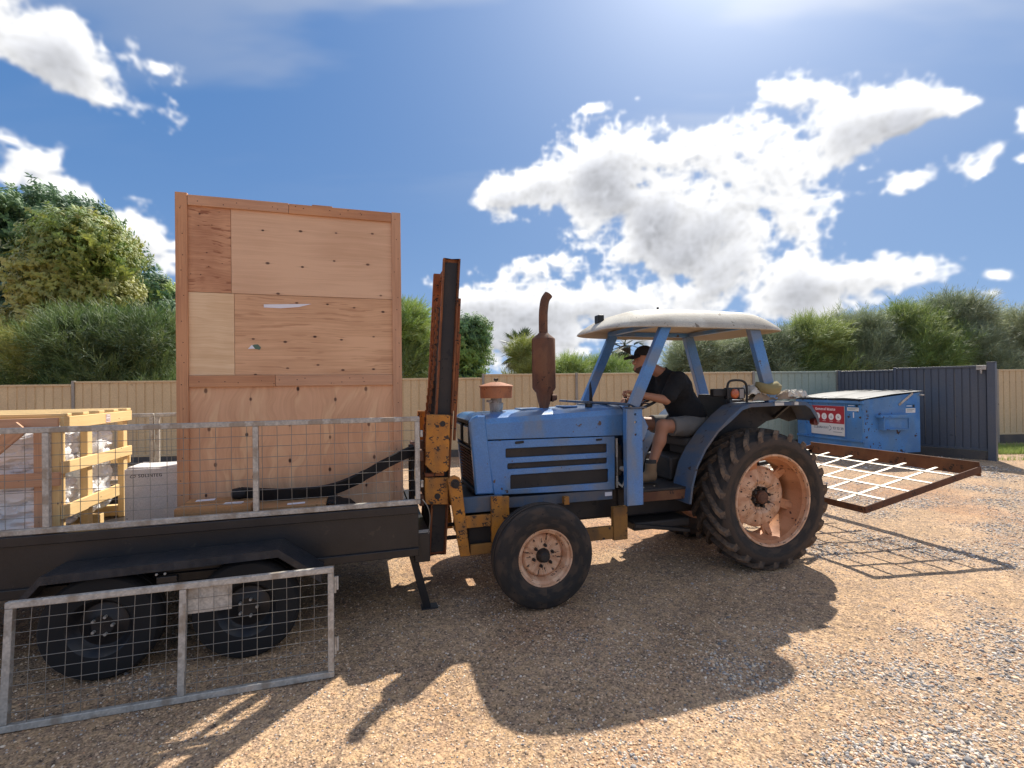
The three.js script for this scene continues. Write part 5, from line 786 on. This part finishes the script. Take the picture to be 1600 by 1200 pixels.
/* ------------------------------------------------------------------ the driver */
{
  const P = yardThing('person', 'driver in black cap, black T-shirt and grey shorts leaning forward on the tractor seat', 'person', [1.95, 1.216, WC]);
  const off = offsetOf(P), V = (a) => new THREE.Vector3(...a);
  const cap = (p, a, b, ra, rb) => { const bx = b[0] - a[0], by = b[1] - a[1], bz = b[2] - a[2], px = p[0] - a[0], py = p[1] - a[1], pz = p[2] - a[2], h = clamp((px * bx + py * by + pz * bz) / (bx * bx + by * by + bz * bz)); return Math.hypot(px - bx * h, py - by * h, pz - bz * h) - mixf(ra, rb, h); };
  const ell = (p, c, r) => { const x = (p[0] - c[0]) / r[0], y = (p[1] - c[1]) / r[1], z = (p[2] - c[2]) / r[2], k = Math.hypot(x, y, z); return (k - 1) * Math.min(...r); };
  const smin = (a, b, k) => { const h = clamp(0.5 + 0.5 * (b - a) / k); return mixf(b, a, h) - k * h * (1 - h); };
  const all = (ds, k) => ds.reduce((m, d) => smin(m, d, k));
  function skin(fn, c, half, res) {
    const mc = new MarchingCubes(res, new THREE.MeshBasicMaterial(), false, false, 260000); mc.isolation = 0; const hs = res / 2;
    for (let z = 0, i = 0; z < res; z++) for (let y = 0; y < res; y++) for (let x = 0; x < res; x++, i++) mc.field[i] = -fn([c[0] + (x - hs) / hs * half, c[1] + (y - hs) / hs * half, c[2] + (z - hs) / hs * half]);
    mc.update(); const n = mc.count, pos = new Float32Array(n * 3), nor = new Float32Array(n * 3);
    for (let i = 0; i < n; i++) { for (let k = 0; k < 3; k++) pos[i * 3 + k] = c[k] + mc.positionArray[i * 3 + k] * half - off[k]; const a = mc.normalArray[i * 3], b = mc.normalArray[i * 3 + 1], d = mc.normalArray[i * 3 + 2], l = Math.hypot(a, b, d) || 1; nor[i * 3] = a / l; nor[i * 3 + 1] = b / l; nor[i * 3 + 2] = d / l; }
    const g = new THREE.BufferGeometry(); g.setAttribute('position', new THREE.BufferAttribute(pos, 3)); g.setAttribute('normal', new THREE.BufferAttribute(nor, 3)); return uvBox(g);
  }
  // joints: N near (left) side, F far side; the driver faces -t
  const hip = [1.99, 1.335, WC], chest = [1.76, 1.70, WC], neck = [1.62, 1.865, WC], head = [1.405, 2.0, WC + 0.005];
  const sN = [1.68, 1.80, WC + 0.185], eN = [1.515, 1.60, WC + 0.225], wN = [1.20, 1.665, WC + 0.19], sF = [1.68, 1.80, WC - 0.185], eF = [1.52, 1.585, WC - 0.22], wF = [1.29, 1.60, WC - 0.17];
  const hN = [1.96, 1.315, WC + 0.10], kN = [1.49, 1.345, WC + 0.20], aN = [1.345, 0.935, WC + 0.20], hF = [1.96, 1.315, WC - 0.10], kF = [1.50, 1.345, WC - 0.19], aF = [1.33, 0.935, WC - 0.2];
  const torso = (p, g = 0) => all([cap(p, hip, [1.90, 1.48, WC], 0.145 + g, 0.14 + g), cap(p, [1.93, 1.43, WC], chest, 0.14 + g, 0.155 + g), cap(p, [1.74, 1.74, WC - 0.10], [1.74, 1.74, WC + 0.10], 0.115 + g, 0.115 + g)], 0.08);
  const arm = (p, s, e, w, g = 0) => Math.min(cap(p, s, e, 0.068 + g, 0.047 + g), cap(p, e, w, 0.045 + g, 0.03 + g));
  const leg = (p, h, k, a) => all([cap(p, h, k, 0.092, 0.062), cap(p, k, [mixf(k[0], a[0], 0.35) + 0.012, mixf(k[1], a[1], 0.35), k[2]], 0.06, 0.058), cap(p, [mixf(k[0], a[0], 0.35) + 0.012, mixf(k[1], a[1], 0.35), k[2]], a, 0.057, 0.038)], 0.03);
  const headF = (p) => all([ell(p, [head[0] + 0.015, head[1] + 0.03, head[2]], [0.10, 0.105, 0.077]), ell(p, [head[0] - 0.03, head[1] - 0.045, head[2]], [0.068, 0.085, 0.058]), cap(p, [head[0] + 0.03, head[1] - 0.05, head[2]], neck, 0.055, 0.062)], 0.03);
  const face = (p) => { let d = headF(p); d = smin(d, cap(p, [head[0] - 0.092, head[1] + 0.01, head[2]], [head[0] - 0.112, head[1] - 0.03, head[2]], 0.010, 0.017), 0.014); d = smin(d, ell(p, [head[0] - 0.088, head[1] - 0.088, head[2]], [0.022, 0.02, 0.026]), 0.02); for (const s of [1, -1]) { d = Math.max(d, -ell(p, [head[0] - 0.1, head[1] + 0.012, head[2] + s * 0.033], [0.016, 0.011, 0.017])); d = smin(d, ell(p, [head[0] - 0.092, head[1] + 0.03, head[2] + s * 0.032], [0.014, 0.008, 0.024]), 0.01); d = smin(d, ell(p, [head[0] + 0.022, head[1] - 0.01, head[2] + s * 0.08], [0.022, 0.034, 0.010]), 0.008); } d = Math.max(d, -ell(p, [head[0] - 0.108, head[1] - 0.062, head[2]], [0.014, 0.004, 0.024])); return smin(d, ell(p, [head[0] - 0.098, head[1] - 0.068, head[2]], [0.010, 0.008, 0.02]), 0.01); };
  // a hand: palm, four fingers of three joints curled round a grip, thumb from the side of the palm
  const hand = (w, grip, s) => {
    const w0 = V(w), gp = V(grip), fwd = gp.clone().sub(w0).normalize(), side = new THREE.Vector3(0, 0, s), upv = side.clone().cross(fwd).normalize(); if (upv.y < 0) upv.negate(); const lat = fwd.clone().cross(upv).normalize();
    const A = (f, l, u) => w0.clone().addScaledVector(fwd, f).addScaledVector(lat, l).addScaledVector(upv, u).toArray();
    const bones = [[A(0, 0, 0), A(0.03, 0, 0), 0.029, 0.030], [A(0.03, -0.02, 0.004), A(0.085, -0.026, 0.006), 0.018, 0.014], [A(0.03, 0.0, 0.004), A(0.09, 0.0, 0.008), 0.018, 0.014], [A(0.03, 0.02, 0.004), A(0.083, 0.024, 0.004), 0.018, 0.013]], chains = [];
    [[-0.034, 0.082, 0.98], [-0.011, 0.09, 1.08], [0.011, 0.087, 1.0], [0.032, 0.078, 0.8]].forEach(([l, f, k]) => { const a = A(f, l, 0.006), b = A(f + 0.034 * k, l, -0.002), c = A(f + 0.042 * k, l, -0.03 * k), d = A(f + 0.024 * k, l, -0.044 * k); chains.push([[a, b, 0.0095, 0.009], [b, c, 0.009, 0.0082], [c, d, 0.0082, 0.0072]]); });
    const t = s > 0 ? -1 : 1; chains.push([[A(0.03, t * 0.03, -0.008), A(0.062, t * 0.045, -0.03), 0.0125, 0.0105], [A(0.062, t * 0.045, -0.03), A(0.088, t * 0.026, -0.044), 0.0105, 0.008]]);
    return (p) => { let d = all(bones.map(([a, b, r, q]) => cap(p, a, b, r, q)), 0.012); for (const c of chains) { const e = all(c.map(([a, b, r, q]) => cap(p, a, b, r, q)), 0.004); d = smin(d, e, 0.006); } return d; };
  };
  const gN = [1.088, 1.63, -0.63], gF = [1.2, 1.52, WC - 0.10], hdN = hand(wN, [1.10, 1.685, -0.63], 1), hdF = hand(wF, gF, -1);
  const body = (p) => { let d = Math.min(torso(p), all([leg(p, hN, kN, aN), torso(p)], 0.05), all([leg(p, hF, kF, aF), torso(p)], 0.05)); d = smin(d, arm(p, sN, eN, wN), 0.04); d = smin(d, arm(p, sF, eF, wF), 0.04); return Math.min(smin(d, headF(p), 0.03), Math.min(d, cap(p, chest, neck, 0.1, 0.065))); };
  const flesh = new THREE.MeshStandardMaterial({ color: 0xa8765a, roughness: 0.6 }), shirtM = plain(0x17181b, 0.92, 0, 0.002), shortsM = plain(0x6f6b66, 0.92, 0, 0.002), bootM = plain(0x8a6f52, 0.85, 0, 0.002), sockM = plain(0x3f3d3b, 0.95);
  const near = (h, lo) => { const c = [h[0], h[1], h[2]]; return skin; };
  const g = mergeGeometries([skin((p) => { const d = body(p); const cut = Math.min(Math.hypot(p[0] - head[0], p[1] - head[1], p[2] - head[2]) - 0.155, 9); return Math.max(d, -cut < 0 ? d : -cut); }, [1.6, 1.45, WC], 0.66, 112), skin(face, [head[0], head[1] - 0.03, head[2]], 0.19, 96), skin(hdN, [wN[0] - 0.06, wN[1], wN[2] + 0.0], 0.12, 72), skin(hdF, [wF[0] - 0.06, wF[1] - 0.03, wF[2] + 0.02], 0.13, 72)]);
  mesh('body', g, flesh, P);
  const fold = (p, k) => (fb3(p[0] * 9, p[1] * 16, p[2] * 9, 3) - 0.5) * k;
  mesh('t_shirt', skin((p) => { let d = smin(torso(p, 0.012), cap(p, chest, neck, 0.115, 0.08), 0.05); const uN = cap(p, sN, [mixf(sN[0], eN[0], 0.78), mixf(sN[1], eN[1], 0.78), mixf(sN[2], eN[2], 0.78)], 0.085, 0.075), uF = cap(p, sF, [mixf(sF[0], eF[0], 0.78), mixf(sF[1], eF[1], 0.78), mixf(sF[2], eF[2], 0.78)], 0.085, 0.075); d = smin(smin(d, uN, 0.05), uF, 0.05) + fold(p, 0.022); return Math.max(d, 1.37 + (p[0] - 1.95) * 0.5 - p[1], (p[1] - 1.885) * 0.8 + (1.60 - p[0]) * 0.6); }, [1.72, 1.62, WC], 0.42, 88), shirtM, P);
  mesh('shorts', skin((p) => { let d = smin(cap(p, hip, [1.93, 1.42, WC], 0.16, 0.155), Math.min(cap(p, hN, kN, 0.112, 0.088), cap(p, hF, kF, 0.112, 0.088)), 0.05) + fold(p, 0.016); return Math.max(d, 1.60 - p[0], p[1] - 1.47); }, [1.85, 1.36, WC], 0.36, 80), shortsM, P);
  for (const [a, nm] of [[aN, 'boot'], [aF, 'boot']]) {
    mesh(nm, skin((p) => Math.max(all([cap(p, [a[0] + 0.008, a[1] + 0.05, a[2]], [a[0], a[1] - 0.04, a[2]], 0.056, 0.054), cap(p, [a[0] + 0.01, a[1] - 0.075, a[2]], [a[0] - 0.13, a[1] - 0.088, a[2]], 0.052, 0.043)], 0.03), 0.802 - p[1], p[1] - a[1] - 0.055), [a[0] - 0.05, a[1] - 0.03, a[2]], 0.2, 56), bootM, P);
    mesh('sock', skin((p) => Math.max(cap(p, [a[0] + 0.012, a[1] + 0.085, a[2]], a, 0.052, 0.05), p[1] - a[1] - 0.09), [a[0], a[1] + 0.03, a[2]], 0.13, 36), sockM, P);
  }
  const hm = plain(0x4b3b31, 0.9);
  mesh('beard', skin((p) => Math.max(Math.min(ell(p, [head[0] - 0.048, head[1] - 0.085, head[2]], [0.063, 0.052, 0.060]), 9), p[1] - (head[1] - 0.062) - (p[0] - head[0] + 0.06) * 0.5), [head[0], head[1] - 0.08, head[2]], 0.11, 44), hm, P);
  mesh('hair', skin((p) => Math.max(ell(p, [head[0] + 0.024, head[1] + 0.03, head[2]], [0.102, 0.108, 0.082]), head[0] + 0.01 - p[0], head[1] - 0.05 - p[1]), [head[0], head[1] + 0.03, head[2]], 0.15, 48), hm, P);
  mesh('cap', skin((p) => { const crown = Math.max(ell(p, [head[0] + 0.012, head[1] + 0.048, head[2]], [0.113, 0.105, 0.09]), head[1] + 0.042 + (head[0] - p[0]) * 0.10 - p[1]); const bx = p[0] - (head[0] - 0.13), bz = p[2] - head[2], by = p[1] - (head[1] + 0.056 - 0.25 * (head[0] - 0.07 - p[0]) - bz * bz * 4); const brim = Math.max(Math.hypot(bx / 0.085, bz / 0.078) - 1, Math.abs(by) / 0.008 - 1) * 0.008; return Math.min(crown, brim); }, [head[0] - 0.04, head[1] + 0.06, head[2]], 0.2, 96), plain(0x1d1b1a, 0.9), P);
}
/* ------------------------------------------------------------------ cloths on the near mudguard */
{
  function cloth(name, label, t0, t1, w0, w1, y, amp, mat, seed, cat = 'cloth', group) {
    const o = yardThing(name, label, cat, [(t0 + t1) / 2, y, (w0 + w1) / 2], group), n = 34, m = 24, up = [], dn = [];
    for (let i = 0; i <= n; i++) { const a = [], b = []; for (let j = 0; j <= m; j++) { const u = i / n, v = j / m, ed = Math.min(1, Math.min(u, 1 - u, v, 1 - v) * 6), wob = (fb3(u * 4 + seed, v * 4, 1.5, 3) - 0.5), t = mixf(t0, t1, u) + wob * 0.10, w = mixf(w0, w1, v) + (fb3(u * 4, v * 4 + seed, 6.5, 3) - 0.5) * 0.08; const rid = 1 - Math.abs(2 * fb3(u * 3.4 + seed * 2, v * 2.6, 4.1, 3) - 1), h = y + 0.004 + amp * (0.15 + 0.85 * Math.pow(rid, 1.6)) * (0.25 + 0.75 * sstep(0, 1, ed)); a.push([t, h, w]); b.push([t, h - 0.004, w]); } up.push(a); dn.push(b); }
    mb().loft(up.reverse(), 1.2).loft(dn, 1.2).build('folds', mat, o); return o;
  }
  const hess = plain(0x8d7c69, 0.95, 0, 0.002), white = plain(0xc9c3b6, 0.95, 0, 0.002), olive = plain(0x8d8159, 0.95, 0, 0.002);
  cloth('hessian_cloth', 'crumpled brown hessian sack on the tractor mudguard', 2.28, 2.80, -0.50, -0.27, 1.572, 0.10, hess, 3);
  cloth('rag', 'crumpled off-white rag at the rear end of the tractor mudguard', 2.70, 2.93, -0.42, -0.265, 1.60, 0.085, white, 9);
  cloth('rag', 'off-white rag tucked beside the canopy rear post', 2.26, 2.44, -0.44, -0.30, 1.63, 0.11, white, 15);
  const o = yardThing('wrapped_sack', 'olive cloth wound round the foot of the canopy rear post', 'cloth', [2.48, 1.66, -0.32]), S = [];
  for (let i = 0; i <= 8; i++) { const y = 1.655 + 0.10 * i / 8, c = 2.5 - 0.03 * i / 8, s = []; for (let k = 0; k < 24; k++) { const a = k / 24 * 6.283, r = 0.072 + 0.030 * Math.pow(Math.sin((i + 0.6) / 9.2 * 3.14159), 0.5) * (0.5 + fb3(Math.cos(a) * 1.6, i * 0.8, Math.sin(a) * 1.6, 3)); s.push([c + Math.cos(a) * r * 1.25, y + 0.015 * Math.sin(a * 2 + 1), -0.32 + Math.sin(a) * r]); } S.push(s); }
  mb().loft(S, 1.2, true, true, true).build('folds', olive, o);
}
/* ------------------------------------------------------------------ the waste bin (x along its short side, z along its front) */
{
  const B = worldThing('waste_bin', 'blue steel front-lift waste bin with black lids and a red waste sign', 'waste bin', [7.7, 0, -10.8], 0.197);
  const D = 1.5, L = 1.9, yb = 0.17, yf = 1.365, yk = 1.515, top = (x) => mixf(yf, yk, x / D);
  for (const z of [-0.012, -L]) mb().plate([[0.0, yb], [D, yb], [D, yk], [0, yf]], 0.012, mv(0, 0, z), [], 0.003).build('side_wall', M.binBlue, B);
  mb().box(0, 0.012, yb, yf - 0.002, -L + 0.014, -0.014, 0.003, 2).build('front_wall', M.binBlue, B); mb().box(D - 0.012, D, yb, yk - 0.002, -L + 0.014, -0.014, 0.003, 2).build('back_wall', M.binBlue, B); mb().box(0.014, D - 0.014, yb + 0.002, yb + 0.02, -L + 0.014, -0.014, 0.003).build('floor', M.binBlue, B);
  mb().box(-0.045, -0.001, yf - 0.09, yf - 0.02, -L - 0.01, 0.01, 0.008, 2).box(-0.03, -0.001, 0.42, 0.47, -L, 0.0, 0.006, 2).build('front_rib', M.binBlue, B);
  for (const z of [-0.012, -0.47, -0.95, -1.42]) mb().box(-0.018, -0.001, 0.48, yf - 0.10, z - 0.02, z + 0.012, 0.004, 1).build('front_stiffener', M.binBlue, B);
  for (const [z0, z1] of [[-L - 0.03, -0.96], [-0.94, 0.03]]) {
    const l = mb().loft([[-0.05, yf + 0.012], [D * 0.5, top(D * 0.5) + 0.035], [D + 0.06, yk + 0.02]].map(([x, y]) => [[x, y, z0], [x, y + 0.012, z0], [x, y + 0.025, (z0 + z1) / 2], [x, y + 0.012, z1], [x, y, z1]]), 0.5, true, true, true).build('lid', plain(0x2a2d31, 0.38), B);
    mb().box(-0.06, -0.03, yf - 0.015, yf + 0.02, z0 + 0.02, z1 - 0.02, 0.006).build('lid_lip', plain(0x2a2d31, 0.4), l);
    for (let i = 1; i < 5; i++) mb().bar([0.02, yf + 0.038, mixf(z0, z1, i / 5)], [D, yk + 0.045, mixf(z0, z1, i / 5)], 0.03, 0.014, 0.004).build('lid_rib', plain(0x2a2d31, 0.38), l);
  }
  for (const s of [[0.0, 0.13], [-L - 0.13, -L]]) mb().plate([[0.38, 0.70], [1.06, 0.70], [1.06, 0.97], [0.38, 0.97]], s[1] - s[0], mv(0, 0, s[0]), [rect(0.40, 1.04, 0.72, 0.95)], 0.004).box(0.30, 1.08, 0.972, 1.03, s[0], s[1], 0.006).box(0.402, 1.038, 0.722, 0.948, s[0] > -1 ? 0.10 : s[0] + 0.02, s[0] > -1 ? 0.11 : s[0] + 0.03, 0.002).build('fork_pocket', M.binBlue, B);
  mb().bar([0.92, 1.24, 0.012], [1.30, 1.50, 0.012], 0.012, 0.05, 0.003).build('lid_stay', M.galv, B);
  mb().box(D - 0.03, D + 0.06, 1.44, 1.47, -0.05, 0.06, 0.006).build('lid_hinge', M.galv, B);
  for (const [x, z] of [[0.2, -0.2], [1.3, -0.2], [0.2, -1.7], [1.3, -1.7]]) { mb().lathe([[0.001, -0.025], [0.06, -0.025], [0.075, -0.015], [0.075, 0.015], [0.06, 0.025], [0.001, 0.025]], 'z', [x, 0.075, z], 20).build('castor_wheel', M.cleanRubber, B); mb().box(x - 0.04, x + 0.04, 0.08, yb - 0.001, z - 0.045, z - 0.03, 0.003).box(x - 0.04, x + 0.04, 0.08, yb - 0.001, z + 0.03, z + 0.045, 0.003).build('castor_fork', M.galv, B); }
  const sign = sheet(0.95, 0.66, (g, w, h) => {
    g.fillStyle = '#d9d6d2'; g.fillRect(0, 0, w, h); g.fillStyle = '#a92b35'; g.fillRect(0, 0, w, h * 0.6);
    g.fillStyle = '#f2e9e6'; g.font = 'bold ' + Math.round(h * 0.125) + 'px sans-serif'; g.fillText('General Waste', w * 0.13, h * 0.16);
    for (let i = 0; i < 4; i++) { const x = w * (0.20 + i * 0.21), y = h * 0.37; g.fillStyle = '#eee8e4'; g.beginPath(); g.arc(x, y, h * 0.115, 0, 6.3); g.fill(); g.strokeStyle = '#6f6460'; g.lineWidth = 4; g.beginPath(); if (i === 0) g.rect(x - 14, y - 20, 26, 40); else if (i === 1) { g.arc(x, y, 18, 0.5, 5.6); } else if (i === 2) { g.moveTo(x - 18, y + 14); g.lineTo(x, y - 18); g.lineTo(x + 18, y + 14); g.closePath(); } else { g.moveTo(x - 20, y); g.lineTo(x + 20, y); g.moveTo(x - 14, y + 12); g.lineTo(x + 14, y + 12); g.arc(x, y - 4, 15, 3.2, 6.2); } g.stroke(); }
    g.fillStyle = '#e9c9c6'; for (let i = 0; i < 4; i++) g.fillRect(w * (0.15 + i * 0.21), h * 0.52, w * 0.1, 7);
    g.fillStyle = '#34495a'; g.font = 'bold ' + Math.round(h * 0.115) + 'px sans-serif'; g.fillText('CLEAN', w * 0.08, h * 0.80); g.font = Math.round(h * 0.115) + 'px sans-serif'; g.fillText('AWAY', w * 0.335, h * 0.80); g.strokeStyle = '#34495a'; g.lineWidth = 7; g.beginPath(); g.arc(w * 0.565, h * 0.765, h * 0.075, -1.7, 1.9); g.stroke(); g.font = 'bold ' + Math.round(h * 0.12) + 'px sans-serif'; g.fillText('13 13 39', w * 0.66, h * 0.80); g.fillRect(w * 0.68, h * 0.88, w * 0.26, 6);
  }, 640);
  const sg = mesh('waste_sign', new THREE.PlaneGeometry(0.95, 0.68), sign, B); sg.rotation.y = -Math.PI / 2; sg.position.set(-0.034, 0.865, -0.945);
  mb().box(-0.032, -0.02, 0.52, 1.21, -1.425, -0.465, 0.002).build('sign_board', plain(0xc9c6c2, 0.5), B);
  const st = sheet(0.25, 0.2, (g, w, h) => { g.fillStyle = '#d8dad8'; g.fillRect(0, 0, w, h); g.fillStyle = '#2f6ea5'; g.fillRect(0, 0, w, h * 0.5); g.fillStyle = '#17222c'; g.fillRect(w * 0.72, h * 0.12, w * 0.2, h * 0.3); g.fillStyle = '#e8eef2'; g.fillRect(w * 0.08, h * 0.2, w * 0.55, h * 0.08); g.fillStyle = '#8a8f90'; g.fillRect(w * 0.1, h * 0.62, w * 0.8, h * 0.07); g.fillRect(w * 0.1, h * 0.77, w * 0.6, h * 0.07); }, 256);
  const s1 = mesh('sticker', new THREE.PlaneGeometry(0.30, 0.16), st, B); s1.rotation.y = -Math.PI / 2; s1.position.set(-0.003, 1.19, -0.27);
  const s2 = mesh('sticker', new THREE.PlaneGeometry(0.26, 0.2), st, B); s2.position.set(1.24, 1.16, 0.0045);
  mb().box(-0.0045, -0.0015, 0.96, 1.08, -0.27, -0.245, 0).build('number_mark', M.paper, B);
}

scene.traverse((o) => { if (o.isMesh) { o.castShadow = true; o.receiveShadow = true; } });
renderer.render(scene, camera);
